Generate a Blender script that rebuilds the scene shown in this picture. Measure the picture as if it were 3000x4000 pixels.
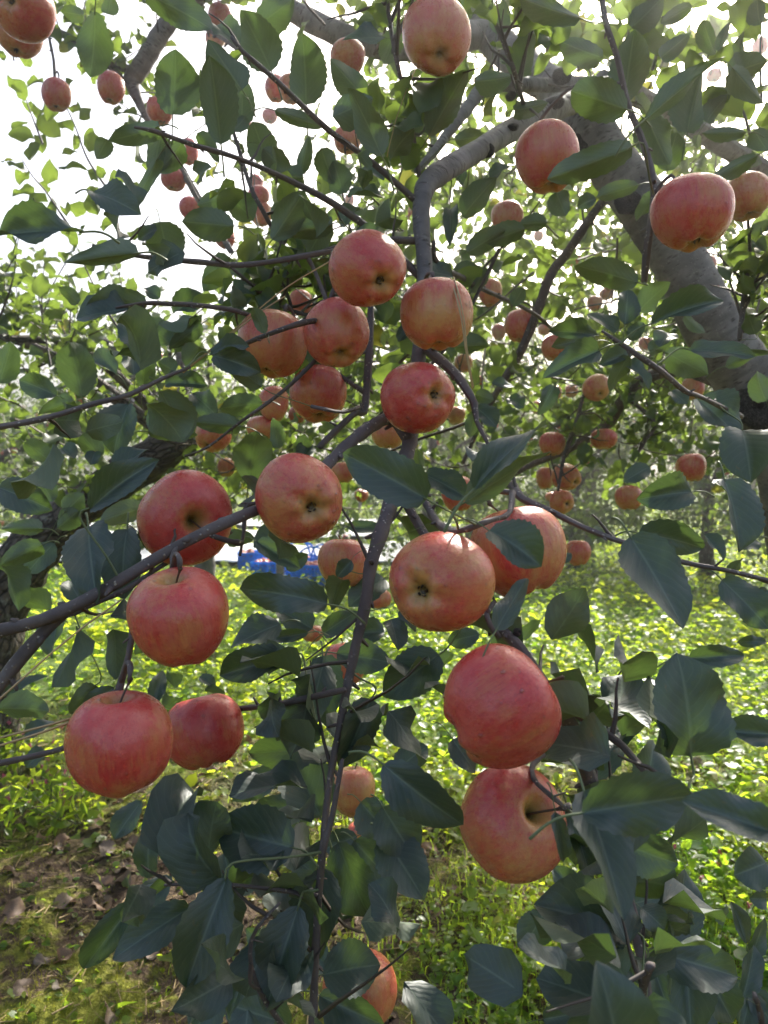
import bpy, math, random
import numpy as np
from mathutils import Vector, Matrix, Quaternion
R = math.radians
random.seed(11); rng = np.random.default_rng(11)
for o in list(bpy.data.objects): bpy.data.objects.remove(o)
SC = bpy.context.scene
COL = SC.collection

# ---------------------------------------------------------------- camera, sky, sun, exposure
CAMZ, PITCH, FPX = 1.25, R(-3.0), 26/36*4000
cam_d = bpy.data.cameras.new("camera"); CAM = bpy.data.objects.new("camera", cam_d); COL.objects.link(CAM)
cam_d.sensor_fit = 'VERTICAL'; cam_d.sensor_height = 36; cam_d.sensor_width = 27; cam_d.lens = 26
cam_d.clip_start = 0.02; cam_d.clip_end = 600
cam_d.dof.use_dof = True; cam_d.dof.focus_distance = 0.75; cam_d.dof.aperture_fstop = 11
CAM.location = (0, 0, CAMZ); CAM.rotation_euler = (R(90)+PITCH, 0, 0)
SC.camera = CAM
SUN_EL, SUN_AZ = R(40), R(24)
SUNV = Vector((math.sin(SUN_AZ)*math.cos(SUN_EL), math.cos(SUN_AZ)*math.cos(SUN_EL), math.sin(SUN_EL)))
W = bpy.data.worlds.new("World"); SC.world = W; W.use_nodes = True
nt = W.node_tree; nt.nodes.clear()
sky = nt.nodes.new("ShaderNodeTexSky"); sky.sky_type = 'NISHITA'; sky.sun_disc = False
sky.sun_elevation = SUN_EL; sky.sun_rotation = SUN_AZ; sky.air_density = 1.0; sky.dust_density = 6.0; sky.ozone_density = 1.0
bg = nt.nodes.new("ShaderNodeBackground"); bg.inputs[1].default_value = 0.15
out = nt.nodes.new("ShaderNodeOutputWorld")
nt.links.new(sky.outputs[0], bg.inputs[0]); nt.links.new(bg.outputs[0], out.inputs[0])
sl = bpy.data.lights.new("sun", 'SUN'); sl.energy = 5.0; sl.angle = R(0.5); sl.color = (1.0, 0.95, 0.86)
SUN = bpy.data.objects.new("sun", sl); COL.objects.link(SUN); SUN.rotation_euler = SUNV.to_track_quat('Z', 'Y').to_euler()
SUN.location = SUNV*30
vs = SC.view_settings; vs.view_transform = 'Standard'; vs.look = 'None'; vs.gamma = 1; vs.exposure = 1.28
SC.cycles.max_bounces = 7; SC.cycles.diffuse_bounces = 4; SC.cycles.glossy_bounces = 3; SC.cycles.transmission_bounces = 6
SC.cycles.transparent_max_bounces = 6; SC.cycles.use_denoising = True; SC.cycles.caustics_refractive = False; SC.cycles.caustics_reflective = False

# ---------------------------------------------------------------- pixel helper: a point seen at (u,v) lies at a measured distance d
FW = Vector((0, math.cos(PITCH), math.sin(PITCH))); UP = Vector((0, -math.sin(PITCH), math.cos(PITCH))); RT = Vector((1, 0, 0))
CAMP = Vector((0, 0, CAMZ))
OFF = {'A': (0, 0), 'B': (1500, 0), 'C': (0, 1000), 'D': (1500, 1000), 'E': (0, 2000), 'F': (1500, 2000), 'G': (0, 3000), 'H': (1500, 3000)}
def px(reg, x, y):
    if reg == 'Z': return x*3000/1659, y*3000/1659
    o = OFF[reg]; return o[0]+x/1.106, o[1]+y/1.106
def P(u, v, d):
    return CAMP + RT*((u-1500)/FPX*d) + UP*((2000-v)/FPX*d) + FW*d
def proj(p):
    q = Vector(p)-CAMP; d = q.dot(FW)
    if d < 1e-4: return 0, 0, d
    return 1500+q.dot(RT)/d*FPX, 2000-q.dot(UP)/d*FPX, d
def cam2world(v): return RT*v[0] + UP*v[1] - FW*v[2]      # x right, y up, z towards the viewer

# ---------------------------------------------------------------- object helpers
def link(o, parent=None):
    COL.objects.link(o)
    if parent is not None: o.parent = parent
    return o
def empty(name, loc):
    o = bpy.data.objects.new(name, None); o.location = loc; o.empty_display_size = 0.05; return link(o)
def tag(o, label, cat, group=None, kind=None):
    if label: o["label"] = label
    if cat: o["category"] = cat
    if group: o["group"] = group
    if kind: o["kind"] = kind
    return o
def npmesh(name, verts, faces, mats, uv=None, midx=None, smooth=True):
    """verts Nx3, faces: list of index arrays of equal width per block [(k x n)...]"""
    me = bpy.data.meshes.new(name)
    verts = np.asarray(verts, dtype=np.float32)
    blocks = [np.asarray(f, dtype=np.int32) for f in (faces if isinstance(faces, list) else [faces])]
    loops = np.concatenate([b.ravel() for b in blocks]); tot = np.concatenate([np.full(len(b), b.shape[1], np.int32) for b in blocks])
    st = np.concatenate([[0], np.cumsum(tot)[:-1]]).astype(np.int32)
    me.vertices.add(len(verts)); me.vertices.foreach_set("co", verts.ravel())
    me.loops.add(len(loops)); me.loops.foreach_set("vertex_index", loops)
    me.polygons.add(len(tot)); me.polygons.foreach_set("loop_start", st); me.polygons.foreach_set("loop_total", tot)
    if smooth: me.polygons.foreach_set("use_smooth", np.ones(len(tot), dtype=bool))
    for m in (mats if isinstance(mats, (list, tuple)) else [mats]): me.materials.append(m)
    if midx is not None: me.polygons.foreach_set("material_index", np.asarray(midx, dtype=np.int32))
    if uv is not None:
        l = me.uv_layers.new(name="UVMap"); l.data.foreach_set("uv", np.asarray(uv, dtype=np.float32)[loops].ravel())
    me.update(calc_edges=True); me.validate()
    return me
class MB:
    """collects pieces that become ONE mesh"""
    def __init__(s): s.v = []; s.f4 = []; s.f3 = []; s.uv = []; s.m4 = []; s.m3 = []; s.n = 0
    def add(s, v, f4=None, f3=None, uv=None, mi=0):
        v = np.asarray(v, dtype=float)
        if f4 is not None and len(f4): s.f4.append(np.asarray(f4)+s.n); s.m4.append(np.full(len(f4), mi))
        if f3 is not None and len(f3): s.f3.append(np.asarray(f3)+s.n); s.m3.append(np.full(len(f3), mi))
        s.uv.append(np.zeros((len(v), 2)) if uv is None else np.asarray(uv)); s.v.append(v); s.n += len(v)
    def mesh(s, name, mats, smooth=True, off=None):
        v = np.concatenate(s.v)
        if off is not None: v = v-np.asarray(off)
        bl = []; mi = []
        if s.f4: bl.append(np.concatenate(s.f4)); mi.append(np.concatenate(s.m4))
        if s.f3: bl.append(np.concatenate(s.f3)); mi.append(np.concatenate(s.m3))
        return npmesh(name, v, bl, mats, np.concatenate(s.uv), np.concatenate(mi), smooth)
    def obj(s, name, mats, parent=None, loc=None, smooth=True):
        """vertices are world coordinates; the object sits at loc, under parent (an unrotated Empty)"""
        loc = Vector(loc if loc is not None else (parent.location if parent else (0, 0, 0)))
        o = bpy.data.objects.new(name, s.mesh(name, mats, smooth, loc)); link(o, parent)
        o.location = loc-(parent.location if parent else Vector((0, 0, 0)))
        return o
def box(mb, c, h, rz=0, mi=0):
    v = np.array([[x, y, z] for x in (-1, 1) for y in (-1, 1) for z in (-1, 1)], float)*np.asarray(h)
    cs, sn = math.cos(rz), math.sin(rz)
    v = np.stack([v[:, 0]*cs-v[:, 1]*sn, v[:, 0]*sn+v[:, 1]*cs, v[:, 2]], 1)+np.asarray(c)
    mb.add(v, [[0, 1, 3, 2], [4, 6, 7, 5], [0, 4, 5, 1], [2, 3, 7, 6], [0, 2, 6, 4], [1, 5, 7, 3]], mi=mi)
def catmull(pts, rad, step):
    pts = [np.asarray(p, float) for p in pts]; n = len(pts)
    if n == 2: q = [pts[0]*2-pts[1]]+pts+[pts[1]*2-pts[0]]
    else: q = [pts[0]*2-pts[1]]+pts+[pts[-1]*2-pts[-2]]
    op, orr = [], []
    for i in range(n-1):
        a, b, c, d = q[i:i+4]; m = max(2, int(np.linalg.norm(c-b)/step)+1)
        for k in range(m):
            t = k/m
            op.append(.5*(2*b+(c-a)*t+(2*a-5*b+4*c-d)*t*t+(3*b-a-3*c+d)*t**3)); orr.append(rad[i]*(1-t)+rad[i+1]*t)
    op.append(pts[-1]); orr.append(rad[-1])
    return np.array(op), np.array(orr)
def tube(mb, pts, rad, sides=8, step=0.02, wob=0.0, mi=0, smoothpath=True, seed=0, cap=True):
    if smoothpath: p, r = catmull(pts, rad, step)
    else: p, r = np.asarray(pts, float), np.asarray(rad, float)
    n = len(p); t = np.gradient(p, axis=0); t /= np.linalg.norm(t, axis=1)[:, None]+1e-9
    u = np.cross(t[0], [0.3, 0.2, 1.0]); u /= np.linalg.norm(u)+1e-9
    V = np.zeros((n, sides+1, 3)); UVs = np.zeros((n, sides+1, 2)); L = np.concatenate([[0], np.cumsum(np.linalg.norm(np.diff(p, axis=0), axis=1))])
    rg = np.random.default_rng(seed+n)
    ph = rg.uniform(0, 6.28, 6); ang = np.arange(sides+1)/sides*2*math.pi
    for i in range(n):
        u = u-t[i]*u.dot(t[i]); u /= np.linalg.norm(u)+1e-9; w = np.cross(t[i], u)
        rr = r[i]*(1+wob*(np.sin(ang*2+ph[0]+L[i]*9)+.6*np.sin(ang*3+ph[1]-L[i]*23)+.7*math.sin(L[i]*31/(.02+r[i]*8)+ph[2])))
        V[i] = p[i]+np.cos(ang)[:, None]*u*rr[:, None]+np.sin(ang)[:, None]*w*rr[:, None]
        UVs[i, :, 0] = ang*r[i]; UVs[i, :, 1] = L[i]
    idx = np.arange(n*(sides+1)).reshape(n, sides+1)
    f = np.stack([idx[:-1, :-1], idx[:-1, 1:], idx[1:, 1:], idx[1:, :-1]], -1).reshape(-1, 4)
    V = V.reshape(-1, 3); UVs = UVs.reshape(-1, 2)
    f3 = None
    if cap:
        k = len(V); V = np.vstack([V, p[0]-t[0]*r[0]*.3, p[-1]+t[-1]*r[-1]*.6]); UVs = np.vstack([UVs, [0, 0], [0, L[-1]]])
        f3 = [[k, idx[0, j+1], idx[0, j]] for j in range(sides)]+[[k+1, idx[-1, j], idx[-1, j+1]] for j in range(sides)]
    mb.add(V, f, f3, UVs, mi)
    return p, r

# ---------------------------------------------------------------- materials
def mat(name):
    m = bpy.data.materials.new(name); m.use_nodes = True; n = m.node_tree; n.nodes.clear()
    return m, n
class N:
    def __init__(s, n): s.n = n
    def new(s, t, **k):
        o = s.n.nodes.new(t)
        for a, b in k.items(): setattr(o, a, b)
        return o
    def L(s, a, b): s.n.links.new(a, b)
    def math(s, op, a, b=None, c=None, clamp=False):
        o = s.new("ShaderNodeMath", operation=op, use_clamp=clamp)
        for i, v in enumerate((a, b, c)):
            if v is None: continue
            if isinstance(v, (int, float)): o.inputs[i].default_value = v
            else: s.L(v, o.inputs[i])
        return o.outputs[0]
    def mix(s, f, a, b, bt='MIX'):
        o = s.new("ShaderNodeMix", data_type='RGBA', blend_type=bt)
        for i, v in ((0, f), (6, a), (7, b)):
            if isinstance(v, (int, float)): o.inputs[i].default_value = v
            elif isinstance(v, tuple): o.inputs[i].default_value = (*v, 1)[:4]
            else: s.L(v, o.inputs[i])
        return o.outputs[2]
    def ramp(s, f, a, b, lo=0.0, hi=1.0):
        o = s.new("ShaderNodeMapRange", clamp=True); s.L(f, o.inputs[0])
        o.inputs[1].default_value = a; o.inputs[2].default_value = b; o.inputs[3].default_value = lo; o.inputs[4].default_value = hi
        return o.outputs[0]
    def noise(s, vec, scale, detail=3, rough=.55):
        o = s.new("ShaderNodeTexNoise"); o.inputs["Scale"].default_value = scale; o.inputs["Detail"].default_value = detail; o.inputs["Roughness"].default_value = rough
        if vec is not None: s.L(vec, o.inputs["Vector"])
        return o.outputs[0]
    def voro(s, vec, scale, feat='F1', outp=0):
        o = s.new("ShaderNodeTexVoronoi", feature=feat); o.inputs["Scale"].default_value = scale
        if vec is not None: s.L(vec, o.inputs["Vector"])
        return o.outputs[outp]
    def scale(s, vec, xyz):
        o = s.new("ShaderNodeMapping"); s.L(vec, o.inputs[0]); o.inputs[3].default_value = xyz; return o.outputs[0]
    def bsdf(s, col, rough, spec=.5, normal=None, **k):
        o = s.new("ShaderNodeBsdfPrincipled")
        for nm, v in (("Base Color", col), ("Roughness", rough), ("Specular IOR Level", spec)):
            if isinstance(v, tuple): o.inputs[nm].default_value = (*v, 1)[:4]
            elif isinstance(v, (int, float)): o.inputs[nm].default_value = v
            else: s.L(v, o.inputs[nm])
        for nm, v in k.items():
            nm = nm.replace('_', ' ')
            if hasattr(v, 'links'): s.L(v, o.inputs[nm])
            else: o.inputs[nm].default_value = v
        if normal is not None: s.L(normal, o.inputs["Normal"])
        return o.outputs[0]
    def bump(s, h, strength, dist=.001):
        o = s.new("ShaderNodeBump"); o.inputs[0].default_value = strength; o.inputs[1].default_value = dist; s.L(h, o.inputs["Height"]); return o.outputs[0]
    def done(s, sh):
        o = s.new("ShaderNodeOutputMaterial"); s.L(sh, o.inputs[0])

def c_off(k, vec, rnd):
    a = k.new("ShaderNodeVectorMath", operation='ADD'); cb = k.new("ShaderNodeCombineXYZ"); k.L(k.math('MULTIPLY', rnd, 31.0), cb.inputs[0]); k.L(vec, a.inputs[0]); k.L(cb.outputs[0], a.inputs[1]); return a.outputs[0]
def leaf_material(name, top, under, trans, tmix, veins=True, rough=.42, spec=.5, var=.35, turup=.45, patch=False):
    m, t = mat(name); k = N(t)
    geo = k.new("ShaderNodeNewGeometry"); rnd = geo.outputs["Random Per Island"]; back = geo.outputs["Backfacing"]
    uvn = k.new("ShaderNodeUVMap"); sep = k.new("ShaderNodeSeparateXYZ"); k.L(uvn.outputs[0], sep.inputs[0])
    oi = k.new("ShaderNodeObjectInfo")
    if veins: rnd = k.math('FRACT', k.math('ADD', rnd, oi.outputs["Random"]))
    tv = k.mix(k.math('MULTIPLY', rnd, var), top, tuple(min(1, c*f) for c, f in zip(top, (2.2, 1.6, 1.0))))
    uv_ = k.mix(k.math('MULTIPLY', rnd, var), under, tuple(c*f for c, f in zip(under, (1.3, 1.05, .7))))
    nz = k.noise(k.new("ShaderNodeTexCoord").outputs["Object"], 70 if veins else 25, 3)
    tv = k.mix(k.math('MULTIPLY', nz, .5), tv, tuple(c*.5 for c in top))
    # some turning yellow
    yl = k.ramp(k.math('FRACT', k.math('MULTIPLY', rnd, 7.31)), .94, 1.0)
    tv = k.mix(k.math('MULTIPLY', yl, turup), tv, (.22, .2, .03)); tr = k.mix(k.math('MULTIPLY', yl, turup), trans, (.7, .5, .06))
    if patch:       # different weeds grow in different patches
        pp = k.new("ShaderNodeNewGeometry").outputs["Position"]; pn = k.ramp(k.noise(pp, 1.7, 4, .65), .42, .62)
        tv = k.mix(pn, tv, tuple(c*f for c, f in zip(top, (.55, .75, 1.1)))); tr = k.mix(pn, tr, tuple(c*f for c, f in zip(trans, (.55, .78, .9))))
    nrm = None
    if veins:
        d = k.math('ABSOLUTE', k.math('SUBTRACT', sep.outputs[0], .5))
        mid = k.ramp(d, .010, .034, 1, 0)
        ph = k.math('MULTIPLY', k.math('SUBTRACT', sep.outputs[1], k.math('MULTIPLY', d, .75)), 8.5)
        ph = k.math('ADD', ph, k.math('MULTIPLY', k.math('GREATER_THAN', sep.outputs[0], .5), .45))
        ph = k.math('ADD', ph, k.math('MULTIPLY', k.noise(uvn.outputs[0], 5, 2), .5))
        tri = k.math('ABSOLUTE', k.math('SUBTRACT', k.math('FRACT', ph), .5))
        side = k.ramp(tri, .03, .10, 1, 0); soft = k.ramp(tri, 0.0, .5, 0, 1)
        vein = k.math('MAXIMUM', mid, k.math('MULTIPLY', side, .28))
        fine = k.voro(uvn.outputs[0], 26, 'DISTANCE_TO_EDGE')
        tv = k.mix(k.math('MULTIPLY', vein, .62), tv, (.15, .20, .13)); uv_ = k.mix(k.math('MULTIPLY', vein, .5), uv_, (.22, .28, .14))
        tr = k.mix(k.math('MULTIPLY', vein, .45), tr, tuple(c*.4 for c in trans))
        # brown margin spots, wear
        sp = k.ramp(k.noise(c_off(k, uvn.outputs[0], rnd), 8, 4), .64, .72)
        tv = k.mix(k.math('MULTIPLY', sp, .6), tv, (.12, .08, .03)); uv_ = k.mix(k.math('MULTIPLY', sp, .3), uv_, (.1, .07, .03))
        h = k.math('ADD', k.math('MULTIPLY', soft, .6), k.math('ADD', k.math('MULTIPLY', vein, -.35), k.math('MULTIPLY', fine, .35)))
        nrm = k.bump(k.math('ADD', h, k.math('MULTIPLY', nz, .5)), .20, .0012)
    col = k.mix(back, tv, uv_)
    rg = k.math('ADD', k.math('MULTIPLY', back, .2), rough); rg = k.math('ADD', rg, k.math('MULTIPLY', nz, .15))
    b = k.bsdf(col, rg, spec, nrm)
    tb = k.new("ShaderNodeBsdfTranslucent"); k.L(tr, tb.inputs[0])
    if nrm is not None: k.L(nrm, tb.inputs[1])
    mx = k.new("ShaderNodeMixShader"); mx.inputs[0].default_value = tmix; k.L(b, mx.inputs[1]); k.L(tb.outputs[0], mx.inputs[2])
    k.done(mx.outputs[0]); return m

M = {}
M['leaf'] = leaf_material("apple_leaf", (.034, .060, .050), (.095, .130, .078), (.13, .23, .04), .17, rough=.44, spec=.85, turup=.12)
M['leafbg'] = leaf_material("apple_leaf_plain", (.026, .056, .034), (.085, .122, .064), (.27, .40, .05), .30, veins=False, rough=.4, var=.6)
M['clover'] = leaf_material("ground_leaf", (.062, .12, .020), (.09, .16, .04), (.74, .86, .05), .60, veins=False, rough=.28, spec=.42, var=.8, turup=.7, patch=True)
M['grass'] = leaf_material("grass_blade", (.06, .13, .02), (.07, .15, .03), (.55, .75, .05), .5, veins=False, rough=.4, var=.6, turup=.6)
M['moss'] = leaf_material("moss", (.15, .17, .02), (.13, .15, .02), (.4, .4, .04), .3, veins=False, rough=.8, spec=.2, var=.8)

def stalk_material(name, col):
    m, t = mat(name); k = N(t); c = k.new("ShaderNodeTexCoord").outputs["Object"]
    k.done(k.bsdf(k.mix(k.noise(c, 90, 3), col, tuple(x*.6 for x in col)), .55, .4)); return m
M['stalk'] = stalk_material("leaf_stalk", (.16, .20, .09)); M['twig'] = stalk_material("young_twig", (.085, .065, .05)); M['straw'] = stalk_material("straw", (.50, .36, .18))
M['sepal'] = stalk_material("dry_sepal", (.05, .032, .018)); M['stem'] = stalk_material("apple_stem", (.10, .06, .035)); M['flower'] = stalk_material("pink_flower", (.62, .12, .22))

def bark(name, c1, c2, dots, dash, rough_bark, lich=0):
    m, t = mat(name); k = N(t); uv = k.new("ShaderNodeUVMap").outputs[0]; oc = k.new("ShaderNodeTexCoord").outputs["Object"]
    n1 = k.noise(oc, 18, 5, .6); n2 = k.noise(oc, 160, 4, .6)
    col = k.mix(k.ramp(n1, .35, .65), c1, c2); h = k.math('ADD', k.math('MULTIPLY', n1, .6), k.math('MULTIPLY', n2, .4))
    if dots:
        v = k.voro(uv, 150); sp = k.ramp(v, .12, .24, 1, 0)
        sp = k.math('MULTIPLY', sp, k.ramp(k.noise(uv, 60, 1), .42, .5))
        col = k.mix(k.math('MULTIPLY', sp, dots), col, (.46, .42, .36)); h = k.math('ADD', h, k.math('MULTIPLY', sp, .8))
    if dash:
        v = k.voro(k.scale(uv, (42, 150, 1)), 1.0); sp = k.ramp(v, .2, .4, 1, 0)
        sp = k.math('MULTIPLY', sp, k.ramp(k.noise(uv, 30, 2), .40, .52))
        col = k.mix(k.math('MULTIPLY', sp, dash), col, (.07, .06, .055)); h = k.math('SUBTRACT', h, k.math('MULTIPLY', sp, .5))
        w = k.noise(k.scale(uv, (6, 55, 1)), 1.0, 3); col = k.mix(k.ramp(w, .48, .66, 0, .75), col, tuple(x*.55 for x in c1))
    dist = .002
    if rough_bark:
        wv = k.noise(oc, 9, 4); 
        va = k.new("ShaderNodeVectorMath", operation='ADD'); k.L(k.scale(uv, (1, .38, 1)), va.inputs[0])
        cb = k.new("ShaderNodeCombineXYZ"); k.L(k.math('MULTIPLY', wv, .05), cb.inputs[0]); k.L(k.math('MULTIPLY', n1, .05), cb.inputs[1]); k.L(cb.outputs[0], va.inputs[1])
        cr = k.ramp(k.voro(va.outputs[0], 34, 'DISTANCE_TO_EDGE'), .0, .16); col = k.mix(k.math('SUBTRACT', 1, cr), col, (.02, .016, .013))
        h = k.math('ADD', k.math('MULTIPLY', h, .4), cr); dist = .01
    if lich:
        l = k.ramp(k.noise(oc, 26, 5, .7), .56, .64); col = k.mix(k.math('MULTIPLY', l, lich), col, (.33, .34, .29))
    k.done(k.bsdf(col, .75, .3, k.bump(h, .8, dist))); return m
M['limb'] = bark("silver_bark", (.245, .232, .225), (.125, .115, .112), .35, .9, False, .25)
M['branch'] = bark("young_bark", (.145, .118, .108), (.085, .07, .066), .85, 0, False, .12)
M['old'] = bark("old_bark", (.15, .125, .105), (.07, .055, .045), 0, 0, True, .6)
M['knot'] = bark("knot_bark", (.16, .145, .135), (.09, .08, .075), 0, 0, True, .15)
M['post'] = bark("weathered_wood", (.30, .25, .19), (.2, .165, .13), 0, .4, False, 0)

def apple_material():
    m, t = mat("apple_skin"); k = N(t)
    oc = k.new("ShaderNodeTexCoord").outputs["Object"]; oi = k.new("ShaderNodeObjectInfo")
    def att(nm):
        a = k.new("ShaderNodeAttribute", attribute_type='OBJECT', attribute_name=nm); return a.outputs["Fac"]
    blush, yel = att("blush"), att("yellow")
    off = k.new("ShaderNodeVectorMath", operation='ADD'); k.L(oc, off.inputs[0])
    cb = k.new("ShaderNodeCombineXYZ"); r9 = k.math('MULTIPLY', oi.outputs["Random"], 37.0)
    for i in range(3): k.L(r9, cb.inputs[i])
    k.L(cb.outputs[0], off.inputs[1]); c = off.outputs[0]
    sep = k.new("ShaderNodeSeparateXYZ"); k.L(oc, sep.inputs[0])
    rxy = k.math('SQRT', k.math('ADD', k.math('POWER', sep.outputs[0], 2), k.math('POWER', sep.outputs[1], 2)))
    st1 = k.noise(k.scale(c, (9, 9, 1.1)), 1.0, 3, .6); st2 = k.noise(k.scale(c, (30, 30, 2.6)), 1.0, 3, .6); big = k.noise(c, 1.1, 2)
    f = k.math('ADD', blush, k.math('MULTIPLY', k.math('SUBTRACT', st1, .5), 1.15))
    f = k.math('ADD', f, k.math('MULTIPLY', k.math('SUBTRACT', st2, .5), .7))
    f = k.math('ADD', f, k.math('MULTIPLY', k.math('SUBTRACT', big, .5), 2.1))
    f = k.math('ADD', f, k.math('MULTIPLY', sep.outputs[2], .18))
    f = k.math('SUBTRACT', f, k.ramp(rxy, .5, .12, 0, .8))
    f = k.ramp(f, .0, 1.0)
    yc = k.mix(yel, (.54, .20, .075), (.60, .34, .12))
    pale = k.ramp(k.noise(c, 2.2, 3), .42, .72)
    red = k.mix(k.math('MULTIPLY', pale, .7), (.51, .046, .042), (.63, .18, .13))
    red = k.mix(k.ramp(st2, .54, .74, 0, .55), red, (.33, .022, .03))
    col = k.mix(f, yc, red)
    cav = k.ramp(rxy, .30, .06, 0, .8); col = k.mix(cav, col, (.26, .19, .04))
    rus = k.ramp(rxy, .14, .04, 0, .8); col = k.mix(rus, col, (.10, .07, .02))
    dots = k.ramp(k.voro(c, 15), .05, .10, 1, 0); col = k.mix(k.math('MULTIPLY', dots, .35), col, (.72, .50, .34))
    blem = k.ramp(k.noise(c, 6, 5, .7), .68, .74); col = k.mix(k.math('MULTIPLY', blem, .30), col, (.20, .10, .05))
    bloom = k.noise(c, 3, 4, .65)
    rg = k.ramp(bloom, .3, .7, .20, .38)
    b = k.bsdf(col, rg, .5, k.bump(k.math('ADD', k.noise(c, 7, 3), k.math('MULTIPLY', k.noise(c, 60, 2), .2)), .12, .02),
               Subsurface_Weight=.12, Subsurface_Radius=(.02, .008, .005), Subsurface_Scale=.3)
    k.done(b); return m
M['apple'] = apple_material()
def water():
    m, t = mat("water_drop"); k = N(t); g = k.new("ShaderNodeBsdfGlossy"); g.inputs["Roughness"].default_value = .04; tr = k.new("ShaderNodeBsdfTransparent"); fr = k.new("ShaderNodeFresnel"); fr.inputs[0].default_value = 1.45
    mx = k.new("ShaderNodeMixShader"); k.L(k.math('ADD', fr.outputs[0], .05), mx.inputs[0]); k.L(tr.outputs[0], mx.inputs[1]); k.L(g.outputs[0], mx.inputs[2]); k.done(mx.outputs[0]); return m
M['water'] = water()
def plain(name, col, rough, spec=.5, nz=40, amt=.35, bump=.2):
    m, t = mat(name); k = N(t); c = k.new("ShaderNodeTexCoord").outputs["Object"]; n = k.noise(c, nz, 4)
    k.done(k.bsdf(k.mix(k.math('MULTIPLY', n, amt), col, tuple(x*.4 for x in col)), rough, spec, k.bump(n, bump, .004))); return m
def translucent_plastic():
    m, t = mat("blue_crate_plastic"); k = N(t); tb = k.new("ShaderNodeBsdfTranslucent"); tb.inputs[0].default_value = (.06, .42, .95, 1)
    mx = k.new("ShaderNodeMixShader"); mx.inputs[0].default_value = .45; k.L(k.bsdf((.05, .33, .85), .35), mx.inputs[1]); k.L(tb.outputs[0], mx.inputs[2]); k.done(mx.outputs[0]); return m
M['blue'] = translucent_plastic()
M['sheet'] = plain("white_sheet", (.82, .83, .84), .35, .5, 3, .15, .6)
def dead():
    m, t = mat("dead_leaf"); k = N(t); c = k.new("ShaderNodeTexCoord").outputs["Object"]; r = k.new("ShaderNodeObjectInfo").outputs["Random"]
    col = k.mix(r, (.28, .16, .085), (.19, .15, .12)); n = k.noise(c, 60, 4); col = k.mix(k.ramp(n, .45, .7), col, (.045, .03, .022))
    tb = k.new('ShaderNodeBsdfTranslucent'); k.L(col, tb.inputs[0]); mx = k.new('ShaderNodeMixShader'); mx.inputs[0].default_value = .3; k.L(k.bsdf(col, .5, .5, k.bump(n, .5, .002)), mx.inputs[1]); k.L(tb.outputs[0], mx.inputs[2]); k.done(mx.outputs[0]); return m
M['dead'] = dead()
def ground():
    m, t = mat("orchard_soil"); k = N(t); c = k.new("ShaderNodeNewGeometry").outputs["Position"]
    a = k.noise(c, 2.2, 5, .65); b = k.noise(c, 14, 5, .7); d = k.noise(c, 90, 3)
    soil = k.mix(b, (.020, .013, .008), (.085, .052, .029)); soil = k.mix(k.ramp(d, .55, .7, 0, .6), soil, (.20, .15, .09))
    moss = k.mix(d, (.085, .10, .012), (.20, .20, .02)); g = k.mix(k.ramp(k.math('ADD', k.math('MULTIPLY', a, .6), k.math('MULTIPLY', b, .4)), .49, .55), soil, moss)
    sep = k.new("ShaderNodeSeparateXYZ"); k.L(c, sep.inputs[0])
    far = k.ramp(k.math('ADD', sep.outputs[1], k.math('MULTIPLY', a, 2)), 3.2, 5.5)
    lawn = k.mix(b, (.05, .10, .015), (.12, .17, .03)); g = k.mix(far, g, lawn)
    k.done(k.bsdf(g, .85, .25, k.bump(k.math('ADD', b, k.math('MULTIPLY', d, .5)), 1.0, .02))); return m
M['ground'] = ground()

# ---------------------------------------------------------------- the ground: one sheet to the horizon
def gh(x, y):
    f = np.clip((9-np.hypot(x, y))/6, .15, 1)
    return f*(.018*np.sin(2.1*x+1.3*y)+.016*np.sin(4.7*x-3.1*y+1)+.010*np.sin(9.3*x+7.9*y+2)+.008*np.sin(17*x-13*y)+.006*np.sin(31*x+23*y+.5)+.004*np.sin(53*x-47*y))
def spaced(a, b, n, c, p=3.0):
    t = np.linspace(-1, 1, n); s = np.sign(t)*np.abs(t)**p
    return np.where(s < 0, c+s*(c-a), c+s*(b-c))
gx = spaced(-90, 90, 301, 0); gy = spaced(-30, 160, 301, 2.6)
X, Y = np.meshgrid(gx, gy); V = np.stack([X, Y, gh(X, Y)], -1).reshape(-1, 3)
idx = np.arange(301*301).reshape(301, 301)
F = np.stack([idx[:-1, :-1], idx[:-1, 1:], idx[1:, 1:], idx[1:, :-1]], -1).reshape(-1, 4)
gr = bpy.data.objects.new("ground", npmesh("ground", V, F, M['ground'])); link(gr); gr["kind"] = "structure"

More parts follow.
